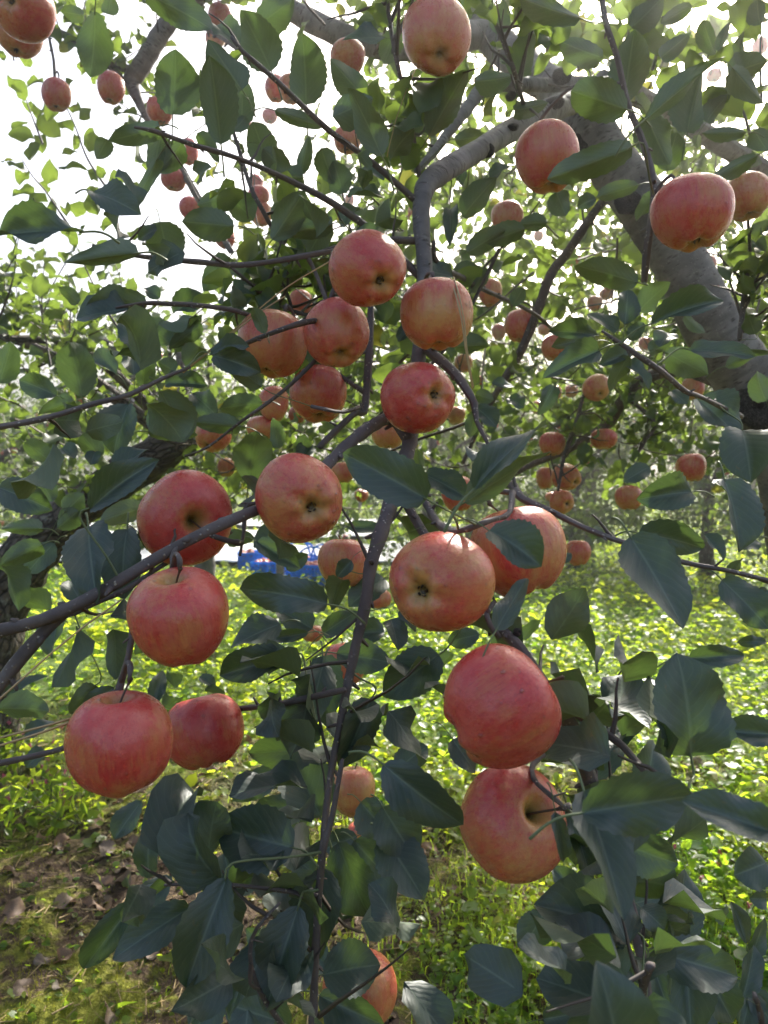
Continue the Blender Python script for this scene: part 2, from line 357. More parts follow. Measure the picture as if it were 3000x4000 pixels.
# ---------------------------------------------------------------- leaf shapes
def leaf_grid(nu, nv, fold=.25, bend=.5, wave=.05, serr=0.0, twist=0.0, seed=0, wmul=1.0, widest=.42):
    """unit length along y (base at 0), unit width across x, upper side +z"""
    rg = random.Random(seed); ph = [rg.uniform(0, 6.28) for _ in range(4)]
    v = np.linspace(0, 1, nv); u = np.linspace(-1, 1, nu)
    p = math.log(.5)/math.log(widest)
    w = .5*np.sin(np.pi*v**p)**.62; w = np.where(v > .86, w*np.clip(1-.12*np.sin((v-.86)/.14*np.pi), 0, 1), w)
    w[0] = .02; w[-1] = .004
    Vt, UVt = [], []
    for i in range(nv):
        for j in range(nu):
            uu = u[j]; ww = w[i]
            if serr and abs(uu) > .99 and 0 < i < nv-1: ww *= 1+(serr if i % 2 else -serr)
            x = uu*ww*wmul; y = v[i]-(0 if abs(uu) < .99 or not serr or i in (0, nv-1) else (.012 if i % 2 else 0))
            z = abs(x)*fold*2*(1-.3*abs(uu))+wave*math.sin(v[i]*7+ph[0]+(2 if uu > 0 else 0))*uu*uu*(ww*2)+.25*wave*math.sin(13*v[i]+ph[1])*abs(uu)
            a = twist*(v[i]-.2); x, z = x*math.cos(a)-z*math.sin(a), x*math.sin(a)+z*math.cos(a)
            # bend the length axis downwards along an arc
            th = bend*y
            if abs(bend) > 1e-3: yy = math.sin(th)/bend; zz = -(1-math.cos(th))/bend
            else: yy, zz = y, 0
            Vt.append((x, yy-z*math.sin(-th)*0+z*math.sin(th), zz+z*math.cos(th))); UVt.append(((uu+1)/2, v[i]))
    ix = np.arange(nu*nv).reshape(nv, nu)
    f = np.stack([ix[:-1, :-1], ix[:-1, 1:], ix[1:, 1:], ix[1:, :-1]], -1).reshape(-1, 4)
    return np.array(Vt), f, np.array(UVt)
TPL = [leaf_grid(5, 8, rg_f, rg_b, rg_w, seed=i, twist=tw) for i, (rg_f, rg_b, rg_w, tw) in enumerate(
    [(.25, .5, .16, 0), (.12, .9, .22, .6), (.4, .2, .16, -.5), (.2, -.4, .22, .4), (.45, 1.3, .14, -.8), (.1, .3, .26, 1.0)])]
TPL_S = [leaf_grid(3, 5, f_, b_, 0.0, seed=i, twist=tw) for i, (f_, b_, tw) in enumerate([(.2, .5, .2), (.35, .9, -.3), (.1, .2, .5), (.3, -.2, -.5)])]
OV = [leaf_grid(3, 4, f_, b_, 0.0, seed=i, widest=.52) for i, (f_, b_) in enumerate([(.15, .4), (.3, .8), (.05, -.2)])]

def frames(axis, normal):
    a = axis/(np.linalg.norm(axis, axis=1)[:, None]+1e-9)
    n = normal-a*np.sum(normal*a, 1)[:, None]; n /= np.linalg.norm(n, axis=1)[:, None]+1e-9
    return np.cross(a, n), a, n
def scatter(mb, tpls, pos, axis, normal, length, width, mi=0, seed=0):
    """many leaves of one plant, as part of the mesh mb"""
    pos, axis, normal = (np.asarray(q, float) for q in (pos, axis, normal)); length = np.asarray(length, float); width = np.asarray(width, float)
    x, y, z = frames(axis, normal); pick = np.random.default_rng(seed).integers(0, len(tpls), len(pos))
    for k, (tv, tf, tu) in enumerate(tpls):
        s = pick == k; n = int(s.sum())
        if not n: continue
        v = pos[s][:, None, :]+tv[None, :, 0, None]*x[s][:, None, :]*width[s][:, None, None]+tv[None, :, 1, None]*y[s][:, None, :]*length[s][:, None, None]+tv[None, :, 2, None]*z[s][:, None, :]*length[s][:, None, None]*.8
        f = (tf[None]+(np.arange(n)*len(tv))[:, None, None]).reshape(-1, 4)
        mb.add(v.reshape(-1, 3), f, None, np.tile(tu, (n, 1)), mi)
def unit(v): return v/(np.linalg.norm(v, axis=-1, keepdims=True)+1e-9)
def shoot_leaves(path, rg, gap=.024, L=(.05, .085), start=.1, up=.55):
    """leaves set spirally along a shoot; returns pos, axis, normal, length"""
    seg = np.linalg.norm(np.diff(path, axis=0), axis=1); cum = np.concatenate([[0], np.cumsum(seg)]); tot = cum[-1]
    out = []; s = tot*start; a = rg.uniform(0, 6.28)
    while s < tot:
        p = np.array([np.interp(s, cum, path[:, i]) for i in range(3)]); q = np.array([np.interp(min(s+.01, tot), cum, path[:, i]) for i in range(3)])
        t = unit(q-p+1e-6); sd = unit(np.cross(t, [.2, .1, 1.0])); bn = np.cross(sd, t)
        r = sd*math.cos(a)+bn*math.sin(a); r = unit(r*1.0+t*.45+np.array([0, 0, rg.uniform(-.55, .35)])+rg.normal(0, .18, 3))
        nrm = unit(np.array([0, 0, up])+t*.5+rg.normal(0, .38, 3)); ln = rg.uniform(*L)*(1-.35*(s/tot)**3)
        out.append((p+r*.018, r, nrm, ln, p)); s += gap*rg.uniform(.6, 1.5); a += 2.4
    return out
def random_shoot(start, d, length, rg, lift=.35, n=6):
    p = [np.asarray(start, float)]; d = unit(np.asarray(d, float))
    for _ in range(n): d = unit(d+rg.normal(0, .13, 3)+np.array([0, 0, lift/n])); p.append(p[-1]+d*length/n)
    return np.array(p)

# ---------------------------------------------------------------- apples
def apple_mesh(name, seg, ring, seed, taper=.07, aspect=.92, lob=.03):
    rg = random.Random(seed); ph = [rg.uniform(0, 6.28) for _ in range(4)]; tl = rg.uniform(-.10, .10)
    V, Fq = [], []
    for i in range(ring+1):
        th = math.pi*i/ring; th = th-.16*math.sin(2*th); s = math.sin(th); c = math.cos(th)
        for j in range(seg):
            a = 2*math.pi*j/seg
            r = (abs(s)**.86)*(1+taper*c)*(1+lob*(.5-.5*c)*math.cos(5*a+ph[0])+.035*math.sin(a+ph[1])+.03*math.sin(2*a+ph[2])+.010*math.sin(3*a+ph[3]))
            z = math.copysign(abs(c)**.92, c)*aspect*(1+tl*math.cos(a+ph[3])*s)
            z -= .40*math.exp(-(r/.21)**1.7) if c > 0 else 0
            z += (.27*math.exp(-(r/.24)**1.8)+.0*r) if c < 0 else 0
            if c < 0: z -= .035*math.cos(5*a+ph[0])*math.exp(-((r-.42)/.2)**2)
            V.append((r*math.cos(a), r*math.sin(a), z))
    for i in range(ring):
        for j in range(seg):
            k = (j+1) % seg; Fq.append((i*seg+j, (i+1)*seg+j, (i+1)*seg+k, i*seg+k))
    me = npmesh(name, V, np.array(Fq), M['apple'])
    return me, np.array(V).reshape(ring+1, seg, 3)
def calyx_mesh():
    mb = MB()
    for k in range(5):
        a = k*1.2566; b = (math.cos(a), math.sin(a)); t = (-b[1], b[0])
        v = []
        for q, (r, z, w) in enumerate([(.02, -.60, .05), (.08, -.64, .05), (.11, -.72, .03), (.07, -.80, .006)]):
            v += [(b[0]*r+t[0]*w, b[1]*r+t[1]*w, z), (b[0]*r-t[0]*w, b[1]*r-t[1]*w, z)]
        mb.add(v, [[0, 1, 3, 2], [2, 3, 5, 4], [4, 5, 7, 6]])
    a = np.arange(9)/8*2*math.pi
    mb.add(np.vstack([np.stack([.075*np.cos(a), .075*np.sin(a), np.full(9, -.665)], 1), [[0, 0, -.60]]]), None, [[9, j, j+1] for j in range(8)])
    return mb.mesh("calyx", M['sepal'])
CALYX = calyx_mesh()
def stem_mesh(seed, ln=.68):
    rg = random.Random(seed); mb = MB(); bx, by = rg.uniform(-.34, .34), rg.uniform(-.34, .34)
    tube(mb, [(0, 0, .46), (bx*.2, by*.2, .46+ln*.4), (bx*.7, by*.7, .46+ln*.8), (bx, by, .46+ln)], [.026, .020, .022, .045], 7, .1)
    return mb.mesh("stem", M['stem'])
STEMS = [stem_mesh(i) for i in range(4)]
SMALL = [apple_mesh("apple_small", 28, 20, 50+i, taper=.06+.03*i, aspect=.88+.05*i)[0] for i in range(4)]
def basis_from_axis(ax, spin):
    z = -Vector(ax).normalized(); q = z.to_track_quat('Z', 'Y'); return q @ Quaternion((0, 0, 1), spin)
def place_apple(loc, rad, axis, me, label, group, blush, yellow, stem=True, calyx=False, spin=0.0, cat="apple"):
    o = bpy.data.objects.new("apple", me); link(o); o.location = loc; o.rotation_mode = 'QUATERNION'
    o.rotation_quaternion = basis_from_axis(axis, spin); o.scale = (rad,)*3
    tag(o, label, cat, group); o["blush"] = float(blush); o["yellow"] = float(yellow)
    if stem:
        s = bpy.data.objects.new("stem", STEMS[int(spin*7) % 4]); link(s, o)
    if calyx:
        s = bpy.data.objects.new("calyx", CALYX); link(s, o)
    return o

def hides(mid, ln, p, r, pr, rg):
    """which leaves would hang between the viewer and the wood p"""
    q = mid-np.array(CAMP); dd = q@np.array(FW); uu = 1500+q@np.array(RT)/dd*FPX; vv = 2000-q@np.array(UP)/dd*FPX; lpx = ln*.5/np.maximum(dd, .1)*FPX
    h = np.zeros(len(mid), bool); lot = rg.random(len(mid))
    for j in range(len(p)):
        u, v, d = proj(p[j]); h |= (np.hypot(uu-u, vv-v) < r[j]/d*FPX+lpx*.75) & (dd < d) & (lot < pr)
    return h
# ---------------------------------------------------------------- orchard trees standing behind
def orchard_tree(base, height, spread, seed, nshoot, label, leafL=(.06, .09), low=.9, lean=(0, 0), trunk_r=.09, napples=0, trunk_path=None, limb_r=.55, bare=False, skirt=False, material='old', small=True, gap=.03, group=None, apples_group=None, apple_label=None, topthin=.0):
    rg = np.random.default_rng(seed); base = Vector(base)
    root = empty("apple_tree", base); tag(root, label, "tree", group)
    mb = MB(); b = np.array(base)
    tp = trunk_path if trunk_path is not None else [b+[0, 0, -.05], b+[lean[0]*.3, lean[1]*.3, .35], b+[lean[0]*.8, lean[1]*.8, .8], b+[lean[0], lean[1], 1.1]]
    nT = len(tp); tube(mb, tp, [trunk_r*(1.25-.6*i/(nT-1)) for i in range(nT)], 12, .05, .08, seed=seed)
    mb.obj("trunk", M[material], root)
    top = np.asarray(tp[-1]); ends = []
    nl = 6
    for i in range(nl):
        a = i*6.283/nl+rg.uniform(-.4, .4); r = spread*rg.uniform(.55, .9)
        e = np.array([b[0]+lean[0]+math.cos(a)*r, b[1]+lean[1]+math.sin(a)*r, low+(height-low)*rg.uniform(.35, .8)])
        m1 = top*.6+e*.4+[0, 0, .25]; m2 = top*.25+e*.75+[0, 0, .22]
        lm = MB(); p, rr = tube(lm, [top-[0, 0, .08], m1, m2, e], [trunk_r*limb_r, trunk_r*limb_r*.7, trunk_r*limb_r*.4, .008], 7, .08, .05, seed=i)
        lm.obj("branch", M[material], root); ends.append(p)
    allp = np.vstack([e[len(e)//4:] for e in ends])
    cm = MB(); acc = []; hang = []
    for i in range(nshoot):
        s = allp[rg.integers(len(allp))]+rg.normal(0, .12, 3)
        # fill the crown as an uneven volume
        if rg.random() < .6:
            a = rg.uniform(0, 6.28); r = spread*math.sqrt(rg.random()); z = low+(height-low)*rg.random()**(1.0+topthin)
            if skirt and rg.random() < .35: r = spread*rg.uniform(.6, 1.0); z = low+rg.uniform(-.05, .45)
            s = np.array([b[0]+lean[0]+math.cos(a)*r, b[1]+lean[1]+math.sin(a)*r, z])
            if math.sin(s[0]*3.1+seed)+math.sin(s[1]*3.7+seed*2)+math.sin(s[2]*4.3+seed) > 1.1: continue
        d = unit(s-(b+[lean[0], lean[1], (low+height)/2-.4]))+rg.normal(0, .5, 3)
        path = random_shoot(s, d, rg.uniform(.25, .6), rg, lift=.3)
        tube(cm, path, [.005, .0045, .004, .0035, .003, .002, .0015], 3, 9, smoothpath=False, mi=1, cap=False)
        lv = shoot_leaves(path, rg, gap, leafL, .0); acc += lv
        if len(lv) > 4: hang.append(path[int(rg.integers(0, 4))])
    pos, ax, nr, ln = (np.array([q[j] for q in acc]) for j in range(4))
    if bare:      # the trunk stays in sight
        keep = ~hides(pos+ax*ln[:, None]*.5, ln, np.asarray(catmull(tp, [1]*nT, .06)[0]), np.full(400, trunk_r), .8, rg); pos, ax, nr, ln = pos[keep], ax[keep], nr[keep], ln[keep]
    scatter(cm, TPL_S if small else TPL, pos, ax, nr, ln, ln*rg.uniform(.5, .72, len(ln)), seed=seed)
    cm.obj("crown", [M['leafbg'], M['twig']], root)
    rg.shuffle(hang)
    for h in hang[:napples]:
        place_apple(Vector(h)-Vector((0, 0, .075)), rg.uniform(.034, .043), (rg.normal(0, .2), rg.normal(0, .2), -1), SMALL[int(rg.integers(4))], apple_label, apples_group, rg.uniform(.55, .95), rg.uniform(0, 1), stem=False, spin=rg.uniform(0, 6))
    return root
def copy_tree(o, loc, rz, sc, label):
    c = o.copy(); COL.objects.link(c); c.location = loc; c.rotation_euler = (0, 0, rz); c.scale = (sc,)*3; c["label"] = label
    for ch in o.children:
        d = ch.copy(); COL.objects.link(d); d.parent = c
    return c

# ---------------------------------------------------------------- the near apple tree: limbs traced as measured centre lines (u, v, width px, distance m)
def Zp(u, v, d): return P(u*3000/1659, v*3000/1659, d)
ROOT = empty("apple_tree", (P(3200, 2600, 1.9).x, P(3200, 2600, 1.9).y, 0.0))
tag(ROOT, "nearest apple tree with a thick silver grey leaning trunk and long hanging fruiting branches", "tree")
BR = {}
SAMPLES = []      # points on the wood that leaves may grow from: (p, r)
def limb(name, key, pts, material='branch', sides=9, wob=.05, step=.015, parent=None):
    """pts: (u, v, width in the 1659-wide view, distance)"""
    w3, rr = [], []
    for u, v, w, d in pts:
        w3.append(Zp(u, v, d)); rr.append(w*.5*d/(FPX*1659/3000))
    mb = MB(); p, r = tube(mb, w3, rr, sides, step, wob if max(rr) > .012 else wob*1.8, seed=len(BR)*7)
    # buds and short spurs
    rg = np.random.default_rng(len(BR)+5)
    if max(rr) < .012:
        for i in range(3, len(p)-2, 4):
            if rg.random() < .8:
                t = unit(p[i+1]-p[i]); sd = unit(np.cross(t, rg.normal(0, 1, 3))); e = p[i]+sd*(r[i]+rg.choice([.002, .003, .004, .009]))+t*.004
                tube(mb, [p[i], p[i]+sd*r[i]*1.1, e], [r[i]*.55, r[i]*.5, r[i]*.28], 5, 9, smoothpath=False)
    o = mb.obj(name, M[material], ROOT, loc=w3[0]); BR[key] = (o, p, r)
    for i in range(0, len(p), 2): SAMPLES.append((p[i], r[i]))
    return o
limb("trunk", "trunk", [(1800, 2250, 174.8, 1.95), (1790, 1900, 165.6, 1.93), (1770, 1500, 151.8, 1.9), (1730, 1150, 142.6, 1.85), (1690, 960, 136.2, 1.8), (1610, 820, 128.8, 1.75), (1530, 690, 121.4, 1.72), (1465, 560, 115, 1.7), (1390, 445, 110.4, 1.7), (1315, 345, 103, 1.72), (1268, 260, 90.16, 1.75), (1225, 205, 73.6, 1.85)], 'limb', 20, .025, .03)
limb("branch", "up", [(1300, 320, 64.4, 1.76), (1230, 215, 77.28, 1.85), (1160, 165, 77.28, 2), (1100, 115, 71.76, 2.1), (1055, 70, 69.92, 2.2), (1035, 10, 66.24, 2.25), (1020, -80, 60.72, 2.3)], 'limb', 14, .04, .03)
limb("branch", "top", [(1090, 70, 50, 2.2), (1010, 78, 58, 2.15), (930, 98, 56, 2.1), (850, 104, 54, 2.1), (760, 84, 50, 2.1), (690, 55, 46, 2.1), (620, 15, 42, 2.1), (560, -30, 40, 2.1), (480, -90, 34, 2.1)], 'limb', 12, .05, .03)
limb("branch", "L1", [(1310, 190, 46.8, 1.72), (1240, 218, 50.4, 1.55), (1170, 248, 50.4, 1.4), (1100, 285, 48.6, 1.3), (1040, 320, 46.8, 1.2), (990, 350, 48.6, 1.12), (950, 376, 48.6, 1.07), (925, 396, 45, 1.04), (913, 425, 39.6, 1.02), (910, 480, 36.9, 1.01), (916, 560, 34.2, 1), (916, 640, 32.4, 0.99), (908, 740, 32.4, 0.98), (896, 850, 31.5, 0.95), (887, 930, 30.6, 0.92)], 'limb', 12, .05, .012)
limb("branch", "L1b", [(890, 900, 25.5, .93), (884, 960, 28.9, .9), (856, 1050, 28.9, .85), (826, 1140, 28.1, .81), (800, 1220, 27.2, .78), (790, 1300, 24.6, .76), (768, 1400, 22.1, .74), (748, 1500, 20.4, .73), (730, 1590, 17.8, .72), (712, 1690, 16.1, .71), (700, 1790, 16.1, .70), (690, 1900, 16.1, .69), (682, 2040, 17.8, .68), (676, 2230, 18.7, .67)], 'branch', 10, .08, .012)
limb("branch", "L2", [(1300, 190, 26, 1.8), (1255, 178, 28, 1.75), (1190, 184, 30, 1.7), (1120, 182, 32, 1.62), (1065, 178, 32, 1.55), (1040, 192, 31, 1.5), (1005, 240, 28, 1.45), (975, 278, 25, 1.4), (940, 325, 20, 1.35), (900, 370, 14, 1.3)], 'limb', 10, .07, .012)
limb("branch", "L3", [(1300, 170, 36, 1.85), (1360, 200, 42, 1.95), (1440, 240, 44, 2.1), (1540, 300, 42, 2.2), (1680, 390, 40, 2.3)], 'limb', 10, .05, .03)
limb("branch", "stemR", [(1298, -60, 12, .92), (1302, 10, 13, .91), (1315, 70, 13, .9), (1332, 118, 14, .9), (1357, 225, 15, .9), (1390, 310, 16, .9), (1412, 400, 16, .88), (1408, 470, 17, .87), (1398, 540, 17, .88), (1392, 610, 13, .9)], 'branch', 8)
limb("branch", "tw1", [(1040, -40, 8, 1.15), (1045, 0, 9, 1.15), (1075, 60, 9, 1.15), (1098, 120, 10, 1.15), (1112, 160, 10, 1.15), (1135, 240, 11, 1.3)])
limb("branch", "tw2", [(834, -40, 8, 1.0), (842, 50, 9, 1.0), (856, 125, 10, 1.0), (875, 210, 10, 1.02), (892, 290, 10, 1.05), (905, 380, 12, 1.05)])
limb("branch", "tw3", [(500, 80, 8, .85), (525, 112, 9, .85), (598, 175, 11, .87), (655, 230, 11, .9), (715, 285, 12, .93), (800, 348, 13, .98), (905, 440, 14, 1.02)])
limb("branch", "tw4", [(290, 275, 6, .85), (330, 282, 10, .86), (415, 312, 11, .88), (500, 337, 12, .9), (600, 378, 13, .94), (720, 440, 14, .98), (830, 520, 15, 1.0), (908, 600, 16, 1.0)])
limb("branch", "tw5", [(488, 235, 6, 1.2), (515, 320, 8, 1.2), (540, 400, 9, 1.2), (565, 450, 10, 1.2), (622, 545, 11, 1.25), (700, 620, 12, 1.2), (800, 700, 12, 1.1)])
limb("branch", "C1", [(200, 530, 7, .86), (255, 545, 9, .86), (330, 557, 11, .87), (440, 567, 13, .88), (515, 573, 13, .89), (600, 563, 13, .91), (725, 540, 14, .96), (830, 520, 15, 1.0), (905, 520, 16, 1.01)])
limb("branch", "C2", [(250, 665, 6, .86), (310, 655, 9, .87), (360, 656, 10, .88), (440, 661, 10, .9), (530, 678, 10, .95), (640, 730, 11, 1.02), (720, 800, 11, 1.02), (790, 850, 12, 1.0)])
limb("branch", "C3", [(490, 570, 6, 1.1), (575, 640, 7, 1.12), (615, 665, 8, 1.13), (670, 682, 9, 1.12), (760, 700, 9, 1.1)])
limb("branch", "C4", [(505, 755, 9, .86), (540, 738, 11, .85), (580, 722, 12, .84), (655, 697, 13, .86), (720, 690, 10, .93)])
limb("branch", "C5", [(-60, 930, 14, .7), (0, 922, 13, .71), (100, 903, 13, .72), (200, 873, 12, .73), (280, 852, 11, .74), (350, 818, 9, .76), (410, 793, 8, .78)])
limb("branch", "C6", [(680, 780, 9, .93), (650, 810, 9, .92), (620, 838, 8, .92), (575, 873, 8, .92), (515, 915, 7, .93), (450, 965, 6, .94), (400, 985, 5, .95)])
limb("branch", "C7", [(800, 640, 12, 1.02), (800, 690, 15, 1.02), (795, 800, 16, 1.0), (787, 890, 16, .98), (770, 890, 14, .97), (720, 935, 13, .93), (690, 965, 12, .9)])
limb("branch", "C8", [(672, 878, 10, .85), (705, 885, 9, .86), (740, 890, 9, .88), (775, 880, 10, .94)], 'branch', 7, .1)
limb("branch", "M", [(884, 950, 27, 0.9), (850, 908, 21.6, 0.91), (832, 905, 25.2, 0.9), (790, 930, 28.8, 0.87), (745, 968, 28.8, 0.84), (690, 1020, 28.8, 0.8), (630, 1070, 28.8, 0.77), (552, 1102, 27.9, 0.71), (470, 1137, 27, 0.685), (390, 1177, 26.1, 0.678), (320, 1218, 26.1, 0.678), (220, 1278, 27, 0.675), (140, 1318, 27.9, 0.67), (60, 1348, 27, 0.67), (-60, 1372, 27, 0.67)], 'branch', 10, .05, .012)
limb("branch", "M2", [(160, 1308, 23.4, .68), (110, 1350, 28.8, .68), (70, 1392, 30.6, .68), (30, 1440, 31.5, .68), (-40, 1530, 31.5, .68)], 'branch', 10, .05)
limb("branch", "M3", [(120, 1335, 8, .72), (160, 1325, 11, .72), (200, 1305, 12, .72), (270, 1275, 12, .73), (330, 1235, 11, .75), (420, 1180, 11, .78), (500, 1150, 9, .8)])
limb("branch", "E1", [(290, 1290, 12, .68), (287, 1346, 12, .66), (278, 1416, 13, .65), (262, 1470, 15, .645), (250, 1515, 19, .64), (246, 1535, 16, .64)])
limb("branch", "E2", [(440, 1545, 12, .90), (500, 1533, 13, .86), (560, 1526, 14, .80), (620, 1518, 15, .74), (700, 1500, 15, .73), (745, 1490, 14, .72)])
limb("branch", "E3", [(-40, 1655, 12, .66), (0, 1648, 13, .66), (60, 1636, 12, .67), (145, 1614, 11, .68), (200, 1590, 9, .7)])
limb("branch", "E4", [(600, 1086, 5, .77), (535, 1090, 11, .745), (528, 1120, 10, .74), (526, 1150, 8, .735), (518, 1200, 6, .73)], 'branch', 7, .12)
limb("branch", "E5", [(384, 1180, 14, .678), (372, 1205, 11, .665), (375, 1225, 16, .655), (372, 1240, 14, .65)], 'branch', 7, .12)
limb("branch", "D1", [(1330, 400, 18, 1.72), (1280, 465, 19, 1.75), (1222, 550, 19, 1.8), (1190, 593, 20, 1.82), (1155, 688, 19, 1.85), (1120, 768, 18, 1.88), (1088, 822, 16, 1.9), (1050, 890, 12, 1.95), (1000, 1000, 9, 2.0)])
limb("branch", "D2", [(912, 745, 20, .98), (935, 765, 22, .95), (980, 805, 21, .92), (1005, 838, 20, .9), (1025, 873, 16, .88), (1030, 910, 10, .87), (1060, 970, 8, .84)])
limb("branch", "D3", [(936, 520, 8, 1.02), (945, 570, 12, 1.05), (1005, 603, 11, 1.2), (1040, 623, 10, 1.3), (1150, 675, 9, 1.5), (1190, 708, 7, 1.6)])
limb("branch", "D4", [(1300, 715, 6, .86), (1360, 755, 12, .86), (1430, 803, 13, .86), (1480, 845, 12, .87), (1515, 858, 10, .9), (1600, 900, 14, 1.1)])
limb("branch", "D5", [(1620, 860, 34, 2.0), (1480, 800, 28, 2.2), (1380, 825, 26, 2.35), (1340, 873, 24, 2.4), (1310, 918, 22, 2.45), (1230, 968, 19, 2.5), (1150, 1003, 15, 2.55), (1080, 1040, 10, 2.6)])
limb("branch", "D6", [(1275, 830, 7, 2.1), (1262, 850, 8, 2.1), (1245, 910, 9, 2.1), (1225, 965, 8, 2.1), (1215, 1003, 7, 2.1), (1205, 1060, 6, 2.1)])
limb("branch", "D7", [(1345, 850, 9, 2.4), (1412, 912, 10, 2.3), (1395, 950, 8, 2.3), (1370, 990, 7, 2.3)])
limb("branch", "D8", [(1620, 540, 10, 1.3), (1608, 640, 11, 1.3), (1597, 735, 10, 1.3)])
limb("branch", "F1", [(1060, 980, 8, .86), (1085, 1022, 16, .82), (1110, 1052, 18, .76), (1130, 1078, 16, .73), (1195, 1107, 13, .72), (1255, 1137, 13, .71), (1330, 1166, 12, .70), (1385, 1183, 12, .70), (1480, 1215, 12, .70), (1580, 1234, 11, .70), (1720, 1270, 11, .70)])
limb("branch", "F2", [(885, 985, 16, .9), (905, 1050, 17, .84), (930, 1106, 17, .76), (955, 1138, 16, .68), (990, 1147, 14, .62), (1030, 1134, 15, .60), (1065, 1122, 13, .62), (1100, 1108, 14, .66), (1106, 1064, 14, .7)], 'branch', 8, .1)
limb("branch", "F3", [(856, 1050, 20, .85), (920, 1160, 20, .84), (1000, 1270, 20, .8), (1050, 1345, 22, .72), (1090, 1368, 24, .66), (1125, 1402, 24, .63), (1165, 1460, 22, .62), (1212, 1518, 19, .60), (1270, 1557, 17, .58), (1345, 1611, 15, .56), (1390, 1663, 14, .54), (1440, 1693, 13, .52), (1485, 1712, 11, .51), (1560, 1750, 9, .5)], 'branch', 9)
limb("branch", "F4", [(1195, 1500, 28.9, .64), (1218, 1540, 34.0, .66), (1240, 1585, 34.0, .68), (1262, 1650, 30.6, .7), (1300, 1760, 28.9, .72), (1345, 1900, 27.2, .72), (1385, 2060, 23.8, .68), (1405, 2230, 22.1, .64)], 'branch', 10)
limb("branch", "F5", [(1078, 1375, 14, .64), (1058, 1348, 16, .63), (1052, 1325, 12, .64), (1068, 1300, 8, .66)], 'branch', 7, .15)
limb("branch", "H1", [(1240, 1590, 12, .66), (1190, 1620, 13, .62), (1152, 1650, 13, .60), (1152, 1680, 13, .578), (1175, 1706, 13, .562), (1222, 1745, 10, .552), (1290, 1800, 10, .57)], 'branch', 7, .12)
limb("branch", "G1", [(740, 1640, 7, .66), (735, 1665, 11, .655), (718, 1760, 12, .65), (698, 1840, 13, .65), (694, 1900, 11, .66), (690, 1960, 8, .68)])
limb("branch", "G2", [(355, 1912, 6, .64), (390, 1910, 8, .64), (430, 1906, 9, .64), (530, 1914, 9, .65), (592, 1921, 10, .66), (650, 1930, 11, .68), (690, 1935, 11, .68)])
limb("branch", "G3", [(605, 1950, 5, .62), (555, 2005, 8, .62), (540, 2060, 9, .62), (560, 2140, 10, .63), (620, 2230, 12, .65)])
limb("branch", "H2", [(1405, 2085, 18, .5), (1395, 2110, 16, .52), (1388, 2160, 16, .56), (1392, 2230, 15, .6)], 'branch', 8, .12)
limb("branch", "H3", [(1630, 2150, 14, .5), (1640, 2180, 13, .52), (1650, 2240, 13, .54)], 'branch', 8, .12)
limb("branch", "A1", [(392, 10, 40, 2.2), (375, 35, 38, 2.2), (340, 85, 38, 2.2), (297, 155, 37, 2.2), (284, 176, 34, 2.2), (300, 220, 20, 2.2), (325, 265, 18, 2.2), (385, 355, 17, 2.2), (430, 430, 16, 2.2), (452, 466, 15, 2.2), (500, 545, 12, 2.2)], 'limb', 10, .06)
limb("branch", "A2", [(560, -40, 40, 2.15), (480, -40, 40, 2.2), (392, 12, 40, 2.2)], 'limb', 10, .06)
limb("branch", "A3", [(80, 30, 13, 2.2), (110, 60, 17, 2.2), (170, 92, 17, 2.2), (232, 132, 17, 2.2), (284, 152, 18, 2.2)], 'limb', 8, .06)
limb("branch", "A4", [(100, 45, 7, 2.2), (108, 90, 7, 2.15), (116, 130, 7, 2.12), (118, 168, 7, 2.1)], 'branch', 6)
limb("branch", "A5", [(225, 140, 8, 2.2), (262, 165, 8, 2.18), (290, 215, 8, 2.18)], 'branch', 6)
limb("branch", "A6", [(385, 55, 14, 2.2), (430, 55, 14, 2.1), (470, 75, 13, 2.0), (520, 108, 12, 1.6)], 'branch', 6)
# knots and sawn stubs on the limbs
def knot(u, v, d, r, nrm, seed, squash=.6):
    me, V = apple_mesh("knot", 14, 10, seed, .05, squash, .12); me.materials.clear(); me.materials.append(M['knot'])
    o = bpy.data.objects.new("knot", me); link(o, ROOT); o.location = Zp(u, v, d)-ROOT.location; o.scale = (r,)*3
    o.rotation_euler = cam2world(nrm).to_track_quat('Z', 'Y').to_euler()
knot(1198, 223, 1.40, .019, (-.2, .8, .5), 3); knot(1213, 165, 1.68, .022, (0, 1, .3), 4, .8); knot(1055, 325, 1.19, .011, (.2, -.3, 1), 5, .5)
knot(1357, 437, 1.635, .030, (-.3, .1, 1), 6, .25); knot(1103, 208, 1.6, .012, (.3, -1, .4), 8); knot(1272, 300, 1.71, .038, (-.5, .2, 1), 9, .35)
knot(1108, 275, 1.26, .010, (0, 1, .3), 10, .6); knot(1117, 1366, .642, .004, (.6, .3, 1), 11, .8)
knot(1640, 880, 1.66, .05, (-.4, .0, 1), 13, .35)

